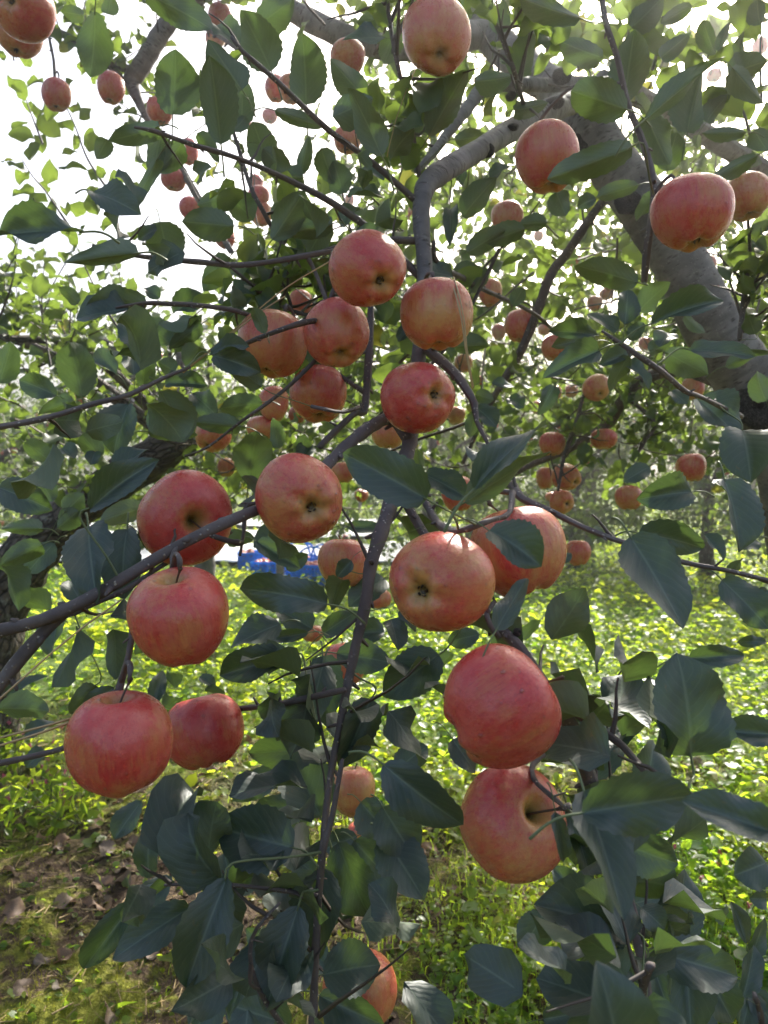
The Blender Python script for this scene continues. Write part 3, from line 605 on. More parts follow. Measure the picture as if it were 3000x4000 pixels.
# ---------------------------------------------------------------- its large leaves, each measured in the photograph
# region base_x base_y tip_x tip_y width side(t upper/u under) [d=distance] [b=bend] [w=wave]
LEAVES = """
A 430 85 368 303 125 u|A 733 468 770 242 180 u|A 932 572 930 300 155 u|A 1035 530 1055 350 95 u|A 1165 278 1050 75 165 u|A 1315 412 1312 186 165 u
A 1052 230 915 82 110 t|A 1040 372 905 190 150 u|A 1098 92 1275 16 110 u|A 640 -5 908 105 100 u|A 1142 675 1098 545 125 u|A 690 558 458 597 80 u w.14
A 700 590 648 742 115 u|A 800 628 665 735 85 u|A 385 812 628 950 105 t|A 690 700 530 902 60 u b1.2|A 1010 978 783 955 125 u|A 985 852 850 882 75 u
A 980 850 1092 942 100 u|A 1170 1022 1322 838 115 u|A 1440 975 1208 1005 85 u|A 1310 770 1170 757 72 u|A 1298 742 1336 598 58 u|A 1140 650 1246 742 95 u
A 1648 652 1508 400 115 u|A 1600 425 1428 278 105 u|A 1665 170 1478 170 95 t|A 1665 75 1540 92 60 u|A 372 1012 -30 1012 95 t w.12|A 700 970 722 1140 150 u
A 690 985 598 1040 50 t|A 68 992 160 868 80 u|A 1188 488 1395 540 55 u|A 365 70 262 45 60 u|A 465 60 480 -20 65 u|A 1560 722 1660 790 70 t|A 1500 842 1665 862 90 t
A 860 590 940 690 60 u|A 1390 660 1440 780 90 u|A 1480 830 1440 700 100 u|A 1540 880 1490 1000 90 t|A 1230 880 1180 960 60 u|A 1060 500 1000 570 70 u|A 470 610 410 680 60 u
B 950 242 748 180 108 u|B 590 302 660 113 112 u|B 490 135 520 14 85 u|B 855 72 578 -5 80 u|B 1060 402 1060 168 150 u|B 1330 547 1360 323 140 u|B 1148 492 1452 272 78 u
B 1118 520 1252 692 140 u|B 1062 455 798 412 130 u d.8|B 1064 650 712 762 112 u d.82 b1.0|B 1100 800 922 852 62 u|B 740 838 792 925 100 u|B 700 968 588 962 58 u|B 602 1000 448 1042 78 u
B 342 925 482 778 90 u|B 332 832 205 690 70 t w.14|B 458 775 558 718 70 t|B 308 602 440 588 68 u|B 120 545 222 358 120 u|B 200 545 352 348 115 u|B 388 350 562 328 95 u
B 1498 312 1645 278 92 u|B 1488 320 1665 425 90 u|B 1450 212 1363 108 60 u|B 1450 212 1496 98 40 u|B 1075 112 1205 -10 108 u|B 1200 242 1322 148 70 u|B 1560 577 1378 568 58 u
B 1602 682 1400 772 66 u|B 1320 45 1205 85 50 u|B 1500 402 1398 432 68 u|B 290 882 280 1085 60 t b1.0|B 912 862 838 892 60 t|B 1560 250 1540 150 50 u|B 362 1085 522 1000 88 u
B 562 482 712 438 66 u|B 1240 720 1250 590 110 u|B 1400 520 1480 420 80 u|B 1600 560 1660 650 90 u|B 60 140 0 260 90 u|B 330 60 420 5 60 u|B 1640 90 1600 10 80 u|B 220 420 190 330 70 u|B 1180 860 1100 940 70 u|B 90 620 150 700 80 t
C 602 0 258 22 60 u w.12|C 632 202 372 216 95 u|C 690 182 618 138 60 t|C 750 252 893 175 85 t|C 665 440 528 262 130 t|C 1002 18 868 142 92 u b.9|C 1302 40 1168 152 100 u
C 335 602 318 383 140 u|C 520 520 378 438 70 t|C -15 545 58 375 92 u|C 242 602 85 535 90 t|C 332 630 153 682 60 u|C 548 640 500 858 140 t|C 682 628 756 788 145 t|C 820 588 952 702 85 t
C 712 552 897 560 74 t|C 698 588 792 802 140 u d.95|C 640 760 852 770 78 u|C 1132 630 948 662 90 u|C 920 432 1127 502 108 t d.8|C 918 435 1072 388 60 t d.79|C 1128 562 978 458 90 u d.82|C 1042 738 828 715 80 u
C 1060 978 1122 768 150 u|C 392 1092 690 882 130 t b.9|C -10 1000 232 1098 125 t|C 170 960 222 1062 80 u|C 278 1108 362 1028 88 u|C 622 1090 428 1150 80 u|C 118 808 206 888 85 u
C 1140 328 1098 230 60 u d.8|C 1290 900 1320 770 70 u|C 405 842 400 905 62 t|C 1340 810 1290 910 70 t|C 760 500 680 455 80 u|C 590 520 560 420 80 t|C 870 400 800 480 90 u|C 640 290 730 380 100 u
C 740 400 870 275 80 u|C 880 300 720 395 70 u|C 600 560 640 440 80 u|C 330 200 260 140 60 u|C 500 940 640 830 90 t d.9|C 420 870 360 770 90 u|C 260 830 330 880 70 t|C 1200 830 1180 700 70 u
D 182 1052 -182 848 190 t|D 1100 112 818 42 108 u|D 1108 232 1232 118 100 u|D 1158 292 1464 198 95 t b.9|D 1030 305 1062 138 100 t|D 1010 322 878 248 80 t|D 922 342 708 328 60 t|D 930 408 683 533 108 t
D 922 362 718 396 40 t|D 1082 420 928 472 50 t|D 1042 440 988 578 75 u|D 1060 450 1137 582 70 t|D 1218 420 1404 512 110 u|D 1328 402 1594 440 78 t|D 1375 612 1505 785 175 t|D 1585 742 1545 982 190 t
D 1665 622 1598 498 100 u|D 1332 1020 1088 1052 130 t|D 1250 580 1300 645 70 t|D 378 1012 718 718 108 t|D 358 1066 706 848 130 u|D 178 942 362 1052 108 t|D 396 680 368 782 60 u|D 400 650 482 742 90 t
D 464 550 574 572 45 t|D 306 392 458 388 70 u|D 742 558 658 692 66 t|D 1152 910 1028 978 68 t|D 395 600 475 622 55 u|D 1300 258 1388 332 50 u|D 1240 330 1180 400 80 t|D 1060 360 1120 290 60 t|D 540 610 600 660 60 t
D 1150 420 1250 360 60 u|D 1490 470 1660 420 60 u|D 1620 330 1560 270 60 u|D 120 300 60 380 60 t d1.2|D 300 60 440 90 70 u|D 380 150 440 60 70 u|D 560 210 600 140 60 u|D 480 880 400 800 80 t d.85
E 182 72 -5 72 60 u|E 182 142 -5 235 90 u|E 240 72 345 -5 90 u|E 330 62 472 380 180 t|E 528 78 562 372 165 t|E 222 138 128 266 110 t|E 35 228 60 432 120 u|E 202 432 62 358 85 u|E 360 372 285 300 80 t
E 242 440 245 628 120 t|E 1416 402 1036 330 135 t b1.0 w.1|E 1352 502 1188 418 110 t|E 1208 488 1000 582 110 t|E 1332 522 1122 562 50 t|E 1252 630 952 704 108 t|E 1455 612 1690 650 120 t|E 1394 528 1548 428 80 t
E 1388 640 1420 908 150 t|E 1392 668 1328 942 150 t|E 1362 1020 1078 1042 150 t|E 1602 812 1470 1106 150 t|E 1662 290 1508 402 108 t|E 1520 210 1455 282 60 t d.72|E 1108 128 1298 242 80 t|E 1212 78 1098 152 90 t
E 1662 520 1522 524 78 t|E 492 758 368 864 88 t d.70|E 422 738 288 882 70 u d.72|E -5 850 208 862 108 u|E 48 782 192 718 60 t|E 862 712 935 752 40 t|E 680 832 692 698 60 t|E 740 690 752 770 60 u|E 108 962 242 910 60 t
E 1482 288 1428 432 90 u d.78|E 190 1040 120 1100 60 t|E 1500 62 1665 82 60 t|E 980 130 1100 110 70 u|E 1240 250 1330 180 60 t|E 610 90 690 180 90 u d.75|E 420 300 330 330 70 t|E 660 560 580 620 60 u|E 890 760 970 800 60 u|E 700 850 780 800 70 u
F 462 82 668 232 150 t d.5|F 472 500 632 292 88 t d.53|F 1100 110 1250 488 235 t|F 1098 92 1378 158 118 t b1.0|F 8 1.0 0 0 0 x|F 1480 298 1642 500 150 t|F 1315 1050 1275 612 330 t|F 1318 632 1552 618 85 t d.6
F 1705 960 1453 950 108 t|F 238 618 -5 795 170 t|F 412 528 272 562 80 t|F 30 470 60 590 100 t d.70|F -5 942 122 958 65 t|F 298 990 392 1120 100 t d.66|F 598 552 672 462 60 u|F 465 575 562 548 45 u|F 1395 98 1455 212 65 t
F 1620 122 1545 162 60 t|F 800 178 778 222 35 t d1.2|F 1652 560 1522 562 38 t|F 230 680 300 610 60 u|F 1660 340 1600 400 80 t|F 150 460 60 440 60 t d.70|F 60 1106 190 1020 90 t|F 940 110 900 60 60 u d1.1|F 1500 300 1540 200 60 u
G 1272 330 928 272 210 t|G 850 382 862 158 190 t|G 652 460 640 268 95 t|G 600 158 508 292 90 t|G 1390 180 1232 -55 185 t|G 1205 20 1008 132 100 t|G 1312 190 1098 172 100 t|G 1395 468 1370 792 195 t|G 1282 638 1158 1002 190 t
G 962 518 826 892 190 t|G 732 488 578 642 100 t|G 572 600 378 842 108 t|G 802 640 512 785 140 t|G 958 390 1042 572 100 t|G 1172 398 1038 542 70 t|G 1460 340 1605 632 190 t|G 1530 320 1680 470 150 t|G 1540 300 1402 345 90 t
G 1558 158 1705 292 140 t|G 1398 880 1642 862 150 t|G 1378 1010 1665 1085 150 t|G 922 848 828 1082 100 t|G 1092 798 1000 1062 100 t|G 1190 1080 968 1020 150 t|G 1210 360 1372 450 90 t|G 1298 188 1288 342 60 u|G 1360 470 1190 600 130 t
G 1130 960 1250 1106 140 t|G 1290 720 1420 860 110 t|G 1180 780 1060 700 80 t|G 950 1000 840 1120 130 t
H 855 195 1332 122 200 t d.42|H 1665 270 1282 148 150 t d.36|H 905 160 985 578 215 t d.44|H 1045 340 1262 405 170 t d.52|H 1005 600 1200 560 100 t|H 1232 762 1322 462 170 t|H 1040 690 655 612 190 t|H 700 625 588 782 130 t
H 1032 700 828 832 120 t|H 872 562 728 438 98 t|H 922 872 778 972 110 t|H 1025 1320 925 848 300 t d.34|H 1198 800 1532 905 160 t|H 1330 820 1288 1102 170 t|H 1370 840 1490 1072 150 t|H 1665 420 1502 452 140 t|H 1655 570 1572 558 68 t
H 1540 730 1520 602 60 t|H 1580 805 1652 650 80 t|H 1470 690 1470 590 65 u d1.2|H -5 178 135 385 180 t|H -5 330 168 522 165 t|H -5 -10 342 240 195 t|H 738 188 778 412 72 t d.47|H 802 188 892 492 110 t|H 1040 850 960 980 100 t
H 1150 850 1060 900 80 t|H 1600 985 1530 1100 100 t|H 1600 985 1665 1100 100 t|H 1530 960 1620 790 100 t|H 1180 870 1230 1106 120 t|H 690 1090 830 1050 90 t d.7|H 1250 1110 1440 1050 130 t|H 1560 990 1440 940 80 t|H 1120 620 1200 680 100 t d.6
F 890 1130 955 892 165 t|F 1110 1170 1180 1000 150 t|F 820 900 870 1010 70 t|F 1500 -146 1505 170 205 t
"""
FG = []
rl = random.Random(5)
for row in LEAVES.replace('\n', '|').split('|'):
    t = row.split()
    if len(t) < 7 or t[6] == 'x': continue
    u0, v0 = px(t[0], float(t[1]), float(t[2])); u1, v1 = px(t[0], float(t[3]), float(t[4])); wp = float(t[5])/1.106
    lp = math.hypot(u1-u0, v1-v0); d = None; bend = rl.uniform(.2, .75); wave = rl.uniform(.05, .10)
    for q in t[7:]:
        if q[0] == 'd': d = float(q[1:])
        if q[0] == 'b': bend = float(q[1:])
        if q[0] == 'w': wave = float(q[1:])
    if d is None:
        ex = max(lp, wp*1.35)
        d = min(1.25, max(.42, rl.uniform(.070, .080)*FPX/ex))
    FG.append(dict(u0=u0, v0=v0, u1=u1, v1=v1, wp=wp, d=d, side=t[6], bend=bend, wave=wave, area=lp*wp, given=any(q[0] == 'd' for q in t[7:])))

# ---------------------------------------------------------------- apples seen in the photograph
# region, centre x y, width, height/width, axis stem->calyx (right, up, to viewer), blush, yellow, true diameter, label
G1 = "large apples on the near branches"; G2 = "smaller apples hanging among the leaves behind"
BIG = [
 ('A', 108, 38, 250, .86, (-.2, -.25, .95), .85, .3, .086, "dusky rose apple cut by the frame corner, its calyx facing out above a paler one"),
 ('A', 80, 160, 186, .9, (-.1, -1, .1), .6, .5, .088, "pale rosy apple half hidden beneath the dusky rose apple in the upper corner"),
 ('B', 231, 165, 296, 1.17, (.03, -.86, .5), .55, .6, .086, "tall pale pink oval apple hanging high beside the dark upright limb"),
 ('B', 707, 688, 282, 1.09, (.08, -1, .15), .62, .5, .086, "rosy apple crossed by a curling leaf in front of the silver trunk"),
 ('B', 1335, 925, 336, .98, (.05, -1, .12), .72, .5, .088, "dull red squarish apple hanging from the thin stem right of the trunk"),
 ('B', 1568, 850, 200, 1.05, (.1, -1, .2), .38, .9, .080, "shaded orange brown apple behind the dull red squarish apple"),
 ('C', 1175, 380, 300, 1.03, (-.12, -1, .15), .50, .6, .091, "orange pink apple behind a bare diagonal twig at the cluster's edge"),
 ('C', 1452, 340, 284, 1.13, (.22, -.78, .58), .70, .4, .081, "rosy oval apple beaded with drops, calyx low, in the middle cluster"),
 ('C', 1380, 595, 255, 1.02, (0, -1, .3), .55, .5, .082, "salmon apple tapering to dripping drops beneath the rosy oval apple"),
 ('Z', 798, 582, 165, 1.06, (.40, -.62, .67), .74, .4, .086, "topmost apple of the middle cluster, rosy with its calyx turned aside"),
 ('D', 231, 254, 312, 1.05, (.05, -1, .1), .40, .7, .086, "pinkish yellow apple draped with two dry straws"),
 ('D', 156, 608, 320, 1.02, (.47, -.05, .85), .95, .2, .086, "bright red apple with a sideways calyx below the straw draped apple"),
 ('E', 790, 22, 408, .94, (-.52, .12, -.80), .78, .4, .098, "red apple resting behind the slanting branch, its deep stem hollow showing"),
 ('Z', 649, 1075, 194, 1.0, (.43, -.30, .84), .68, .6, .086, "round pink apple with an open dark calyx above the slanting branch"),
 ('E', 783, 455, 440, 1.02, (.10, -.90, -.32), .70, .6, .087, "large streaked red apple hung by a short stem under the slanting branch"),
 ('E', 520, 990, 462, 1.0, (.05, -.98, -.12), .80, .5, .086, "matt brick red apple, larger of the low hanging pair over the mossy soil"),
 ('E', 885, 945, 345, .98, (.25, -.95, .2), .92, .3, .088, "glossy crimson apple tucked behind the matt brick red one"),
 ('F', 245, 310, 452, .96, (-.53, -.10, .82), .66, .7, .086, "orange red apple with its calyx facing out beneath the pale knobbly twig"),
 ('F', 578, 170, 420, 1.0, (.25, -1, .12), .60, .8, .092, "large orange apple with a leaf across it behind the orange red one"),
 ('F', 500, 842, 528, 1.0, (-.84, -.50, .05), .88, .35, .087, "biggest crimson streaked apple lying tilted against the bare twig"),
 ('H', 550, 226, 470, 1.0, (-.42, -.50, -.74), .58, .8, .087, "lowest big orange pink apple with stem and hollow facing out under the crimson one"),
 ('Z', 741, 1216, 106, 1.1, (0, -1, .1), .34, .8, .080, "shaded orange apple behind the hanging branch near the blue crates"),
 ('E', 1490, 655, 195, 1.05, (.1, -1, .1), .48, .5, .080, "pale pink apple behind dark leaves beside the hanging branch"),
 ('G', 1525, 100, 195, 1.3, (.1, -1, .1), .30, .8, .080, "pale peach striped apple behind the lower shoot of the hanging branch"),
 ('G', 1560, 960, 330, 1.0, (.1, -1, .2), .48, .9, .086, "orange red apple at the bottom edge half covered by a dark leaf"),
 ('D', 318, 1028, 150, 1.15, (.1, -1, .1), .62, .7, .080, "orange apple peeping out beneath the big folded leaf in the centre"),
 ('E', 1350, 525, 100, .8, (0, -1, .1), .5, .9, .070, "sliver of an orange apple among stalks above the pale pink one"),
 ('E', 1640, 375, 105, .9, (0, -1, .1), .4, .9, .075, "orange apple edge showing beside the hanging branch under the big calyx apple"),
 ('G', 1545, 270, 90, .8, (0, -1, 0), .5, .7, .065, "small orange apple just below the pale peach striped one"),
]
SMALLT = [
 ('A', 242, 410, 125, 1.18, .70, .4, "egg shaped rosy apple dangling alone on a long stem against the white sky", (.05, -1, .1)),
 ('A', 477, 382, 119, 1.1, .72, .5, "rosy apple hanging just under the fork of the upper limb, sky behind", (0, -1, .1)),
 ('A', 690, 482, 114, .98, .75, .6, "orange red apple beside the dark knotted lower end of the forked limb", (.1, -1, .1)),
 ('A', 815, 655, 90, 1.15, 1.0, .2, "dark crimson apple partly behind a grey leaf over the forked limb", (.1, -1, .1)),
 ('A', 750, 775, 110, .9, .8, .6, "flattened orange red apple left of the dark limb below the crimson one", (-.2, -1, .1)),
 ('A', 825, 900, 100, .95, 1.05, .1, "deep crimson apple at the foot of the dark knotted limb", (0, -1, .2)),
 ('A', 972, 1030, 90, .95, .95, .3, "red apple crossed by the dark limb above the long wavy twig", (0, -1, .1)),
 ('A', 955, 78, 108, .9, .8, .4, "red apple under the first leaf of the top edge left of the thick limb", (0, -1, .1)),
 ('A', 930, 165, 85, .9, .5, .7, "pale orange apple just below the red apple near the top edge", (0, -1, .1)),
 ('A', 1190, 385, 98, 1.35, .6, .7, "orange apple, left one of the touching pair behind the spotted leaf", (0, -1, .1)),
 ('A', 1255, 385, 105, 1.3, .55, .6, "orange apple, right one of the touching pair behind the spotted leaf", (.1, -1, .1)),
 ('A', 1502, 250, 155, .8, .5, .6, "pink apple tucked right under the thick dark limb", (0, -1, .1)),
 ('A', 1500, 605, 118, 1.0, .55, .6, "pink orange apple in the bright gap behind the diagonal twig", (0, -1, .1)),
 ('A', 1105, 790, 66, 1.0, .8, .5, "uppermost red apple of the stacked trio behind the upright twig", (0, -1, .1)),
 ('A', 1120, 848, 92, .85, .8, .5, "middle apple of the stacked trio behind the upright twig", (0, -1, .1)),
 ('A', 1128, 925, 92, 1.15, .5, .8, "lowest and palest apple of the stacked trio behind the upright twig", (0, -1, .1)),
 ('A', 1050, 518, 74, 1.0, .9, .3, "red apple half behind two large drooping leaves near the forked limb", (0, -1, .1)),
 ('A', 1165, 502, 66, .9, .8, .4, "small red apple under the touching pair", (0, -1, .1)),
 ('A', 1510, 865, 44, 1.1, .7, .5, "tiny orange apple among dark leaves above the topmost cluster apple", (0, -1, .1)),
 ('B', 530, 945, 138, .95, .5, .6, "pink orange apple under the rosy apple, left of the trunk scar", (0, -1, .1)),
 ('B', 1425, 325, 62, .9, .6, .5, "small orange apple in the bright leaves high on the right", (0, -1, .1)),
 ('B', 1627, 200, 66, 1.1, .9, .3, "small crimson apple near the top right edge among yellow lit leaves", (0, -1, .1)),
 ('B', 668, 1020, 44, 1.0, .5, .7, "small orange apple left of the trunk below the pink orange one", (0, -1, .1)),
 ('C', 1180, 640, 125, 1.14, .6, .8, "orange apple on a thin slanting twig left of the salmon apple", (0, -1, .1)),
 ('C', 1130, 742, 128, .85, .55, .8, "shaded orange apple just below the one on the thin slanting twig", (0, -1, .1)),
 ('C', 920, 780, 155, .85, .6, .8, "wide orange apple with a leaf before it above the big stem hollow apple", (-.3, -.7, .5)),
 ('C', 978, 915, 72, 1.2, .5, .8, "narrow orange apple between two leaves above the round pink calyx apple", (0, -1, .1)),
 ('C', 1300, 205, 104, .95, .75, .3, "pink apple peeping over the twig above the orange pink cluster apple", (0, -1, .1)),
 ('C', 1482, 935, 100, 1.0, .4, .9, "shaded orange apple behind the branch right of the round pink calyx apple", (0, -1, .1)),
 ('Z', 838, 938, 72, .9, .3, .8, "yellowish apple squeezed under the bright red apple with a sideways calyx", (0, -1, .1)),
 ('D', 585, 302, 130, 1.05, .6, .7, "brownish red apple crossed by the thin upright grey branch", (0, -1, .1)),
 ('D', 498, 328, 62, 1.05, .5, .8, "small orange apple close left of the brownish red one", (0, -1, .1)),
 ('D', 747, 396, 132, .92, .55, .7, "pink orange apple with a leaf across its front right of the upright grey branch", (0, -1, .1)),
 ('D', 692, 318, 58, .9, .5, .9, "small orange apple above the pink orange one with the leaf", (0, -1, .1)),
 ('D', 460, 160, 102, 1.3, .45, .6, "pale pink apple in dappled leaves beside the straw draped apple", (0, -1, .1)),
 ('D', 920, 570, 116, .85, .45, .9, "yellow orange apple with its calyx down under the leaf rosette", (.1, -.65, .7)),
 ('D', 725, 812, 116, .96, .6, .7, "shiny brownish red apple with a leaf on its shoulder above the hanging trio", (0, -1, .1)),
 ('D', 950, 792, 112, .8, .5, .7, "orange apple shaded by leaves beside the thick slanting bough", (0, -1, .1)),
 ('D', 697, 960, 82, 1.2, .5, .8, "left and shaded apple of the hanging trio on a thin dark twig", (0, -1, .1)),
 ('D', 788, 958, 116, 1.02, .6, .7, "round bright apple, upper one of the hanging trio with its calyx aside", (.5, -.35, .75)),
 ('D', 770, 1060, 110, .85, .55, .8, "lowest apple of the hanging trio, wide with its calyx aside", (.35, -.3, .85)),
 ('D', 1057, 1045, 116, .95, .55, .8, "orange apple crossed by leaf stalks right of the hanging trio", (0, -1, .1)),
 ('D', 1328, 915, 130, .92, .62, .9, "lone golden red apple hanging clear on a long stem before the trunk base", (.05, -1, .1)),
 ('F', 842, 177, 106, 1.0, .66, .9, "small orange red apple dangling alone over the sunlit ground cover", (.05, -1, .1)),
 ('D', 1335, 572, 96, 1.35, .4, .8, "orange apple half hidden at the tip of the bare pale twig by the trunk", (0, -1, .1)),
 ('D', 1396, 35, 76, .9, .7, .5, "pink apple in leaves right of the leaning trunk", (0, -1, .1)),
 ('D', 985, 112, 84, .8, .5, .7, "orange apple under the large olive leaf left of the leaning trunk", (0, -1, .1)),
 ('D', 912, 205, 66, .9, .6, .8, "orange apple above the leaf rosette, left of the next two", (0, -1, .1)),
 ('D', 962, 165, 62, .8, .5, .7, "small orange apple beside the dark leaves above the rosette", (0, -1, .1)),
 ('D', 1130, 380, 58, 1.0, .6, .7, "small red apple right behind the leaf rosette near the trunk", (0, -1, .1)),
 ('D', 310, 690, 78, 1.0, .35, .9, "yellow apple half behind the bright red calyx apple, on its right", (0, -1, .1)),
 ('D', 345, 465, 78, .95, .3, .7, "pale apple hidden by the straw ends", (0, -1, .1)),
 ('D', 665, 655, 58, 1.1, .45, .8, "pale orange apple left of the folded dark leaf in the middle distance", (0, -1, .1)),
 ('D', 738, 590, 60, 1.0, .7, .5, "rosy apple right above the folded dark leaf in the middle distance", (0, -1, .1)),
 ('D', 810, 585, 56, .95, .6, .6, "pink apple beside the thin dark twig under the leaf rosette", (0, -1, .1)),
]
TINY = [('D', 420, 545, 60), ('D', 515, 495, 34), ('D', 830, 25, 60), ('D', 1100, 590, 26), ('D', 1065, 645, 22), ('D', 1200, 830, 22), ('D', 1228, 808, 20), ('D', 1295, 800, 30), ('D', 720, 1040, 46),
        ('D', 885, 820, 38), ('D', 880, 890, 34), ('D', 620, 795, 44), ('D', 765, 750, 48), ('D', 845, 670, 40), ('C', 795, 865, 27), ('C', 820, 862, 27), ('C', 900, 860, 30), ('C', 15, 855, 26), ('C', 690, 435, 38),
        ('C', 745, 395, 40), ('C', 605, 475, 28), ('C', 1560, 1035, 60), ('E', 1425, 912, 56), ('A', 1010, 398, 40), ('A', 1270, 910, 40), ('A', 1200, 855, 50), ('D', 55, 310, 40), ('D', 1290, 560, 40), ('D', 1060, 250, 36), ('B', 120, 925, 60), ('B', 810, 890, 40), ('B', 960, 1030, 36)]
APPS = []   # (u, v, radius px, distance, radius m)
rj = random.Random(9)
def drops_for(V, rad, seed, n):
    """water drops clinging to the skin (unit apple space)"""
    rg = np.random.default_rng(seed); mb = MB(); R_, S_ = V.shape[:2]
    lat = []
    for i in range(4):
        for j in range(7):
            a = j/7*6.283; e = i/3*1.45; lat.append((math.cos(a)*math.cos(e), math.sin(a)*math.cos(e), math.sin(e)))
    lat = np.array(lat); ff = [[i*7+j, i*7+(j+1) % 7, (i+1)*7+(j+1) % 7, (i+1)*7+j] for i in range(3) for j in range(7)]
    c0 = rg.uniform(0, 6.28)
    for q in range(n):
        i = int(np.clip(rg.normal(.45, .2), .12, .9)*R_) if q % 3 else int(rg.uniform(.72, .9)*R_)
        j = int((c0+rg.normal(0, 1.1))/6.283*S_) % S_ if q % 4 else int(rg.integers(S_))
        p = V[i, j]; nx = unit(np.cross(V[i, (j+1) % S_]-V[i, (j-1) % S_], V[min(i+1, R_-1), j]-V[i-1, j])); 
        if nx.dot(p) < 0: nx = -nx
        s = rg.choice([.012, .018, .024, .034, .046], p=[.3, .3, .2, .14, .06])
        t = unit(np.cross(nx, [.3, .1, 1])); b = np.cross(nx, t)
        v = p+lat[:, 0, None]*t*s+lat[:, 1, None]*b*s*rg.uniform(1, 1.4)+lat[:, 2, None]*nx*s*.62-nx*s*.08
        mb.add(v, ff)
    return mb.mesh("water_drops", M['water'])
for k, (rg_, cx, cy, w, asp, ax, bl, ye, D, lab) in enumerate(BIG):
    u, v = px(rg_, cx, cy); sc = 3000/1659 if rg_ == 'Z' else 1/1.106; ws = w*sc; d = D*FPX/ws
    hero = ws > 120
    vert = abs(ax[1])/math.sqrt(sum(q*q for q in ax)) > .7
    me, V = apple_mesh("apple", 64 if hero else 36, 44 if hero else 24, 100+k, taper=.02+.12*rj.random(), aspect=min(1.08, .93*asp) if vert else .90, lob=.02+.02*rj.random())
    o = place_apple(P(u, v, d), D/2*.985, cam2world(ax), me, lab, G1, bl+.06, ye, 'crimson apple tucked' not in lab, True, spin=rj.uniform(0, 6))
    APPS.append((u, v, ws/2, d, D/2))
    if hero and v < 3100:
        wd = bpy.data.objects.new("water_drops", drops_for(V, D/2, k, 70)); link(wd, o); wd["kind"] = "stuff"
for k, (rg_, cx, cy, w, asp, bl, ye, lab, ax) in enumerate(SMALLT):
    u, v = px(rg_, cx, cy); sc = 3000/1659 if rg_ == 'Z' else 1/1.106; ws = w*sc; D = rj.uniform(.074, .08); d = D*FPX/ws
    o = place_apple(P(u, v, d), D/2, cam2world(ax), SMALL[k % 4], lab, G2, bl, ye, ws > 60, ws > 80, spin=rj.uniform(0, 6))
    o.scale = (D/2, D/2, D/2*max(.85, min(1.2, asp/.95))); APPS.append((u, v, ws/2, d, D/2))
for k, (rg_, cx, cy, w) in enumerate(TINY):
    u, v = px(rg_, cx, cy); ws = w/1.106; D = .072; d = D*FPX/ws
    place_apple(P(u, v, d), D/2, (rj.uniform(-.2, .2), rj.uniform(-.2, .2), -1), SMALL[k % 4], "little red apple, a mere dot among the leaves of the orchard rows behind", "distant apples dotted through the orchard leaves", rj.uniform(.5, .95), rj.random(), False, False, spin=rj.uniform(0, 6))

# ---------------------------------------------------------------- fruiting spurs: the short wood each stem hangs from
SAMP = np.array([s[0] for s in SAMPLES])
bpy.context.view_layer.update()
for o in [q for q in COL.objects if q.name.split('.')[0] == 'apple']:
    st = next((c for c in o.children if c.name.startswith('stem')), None)
    if st is None: continue
    vv_ = np.empty(len(st.data.vertices)*3, np.float32); st.data.vertices.foreach_get('co', vv_); tipl = vv_.reshape(-1, 3); tipl = Vector(tipl[tipl[:, 2].argmax()])
    mw = Matrix.LocRotScale(o.location, o.rotation_quaternion, o.scale); tip = np.array(mw @ tipl); cen = np.array(o.location); upv = unit(tip-cen)
    ds = np.linalg.norm(SAMP-tip, axis=1); ds = np.where(np.linalg.norm(SAMP-cen, axis=1) < o.scale[0]*1.05, 9, ds); j = int(ds.argmin())
    if ds[j] > (.16 if 'biggest crimson' not in o['label'] else .05) or ds[j] < .004: continue
    e = SAMP[j]; mid_ = tip*.5+e*.5+upv*.25*ds[j]; away = mid_-cen; la = np.linalg.norm(away)
    if la < o.scale[0]*1.15: mid_ = cen+away/la*o.scale[0]*1.2
    mb = MB(); tube(mb, [tip-upv*.003, tip+upv*.006, mid_, e], [.0016, .0026, .0024, .0032], 7, .008, .15, seed=j); mb.obj("spur", M['branch'], ROOT, loc=tip)

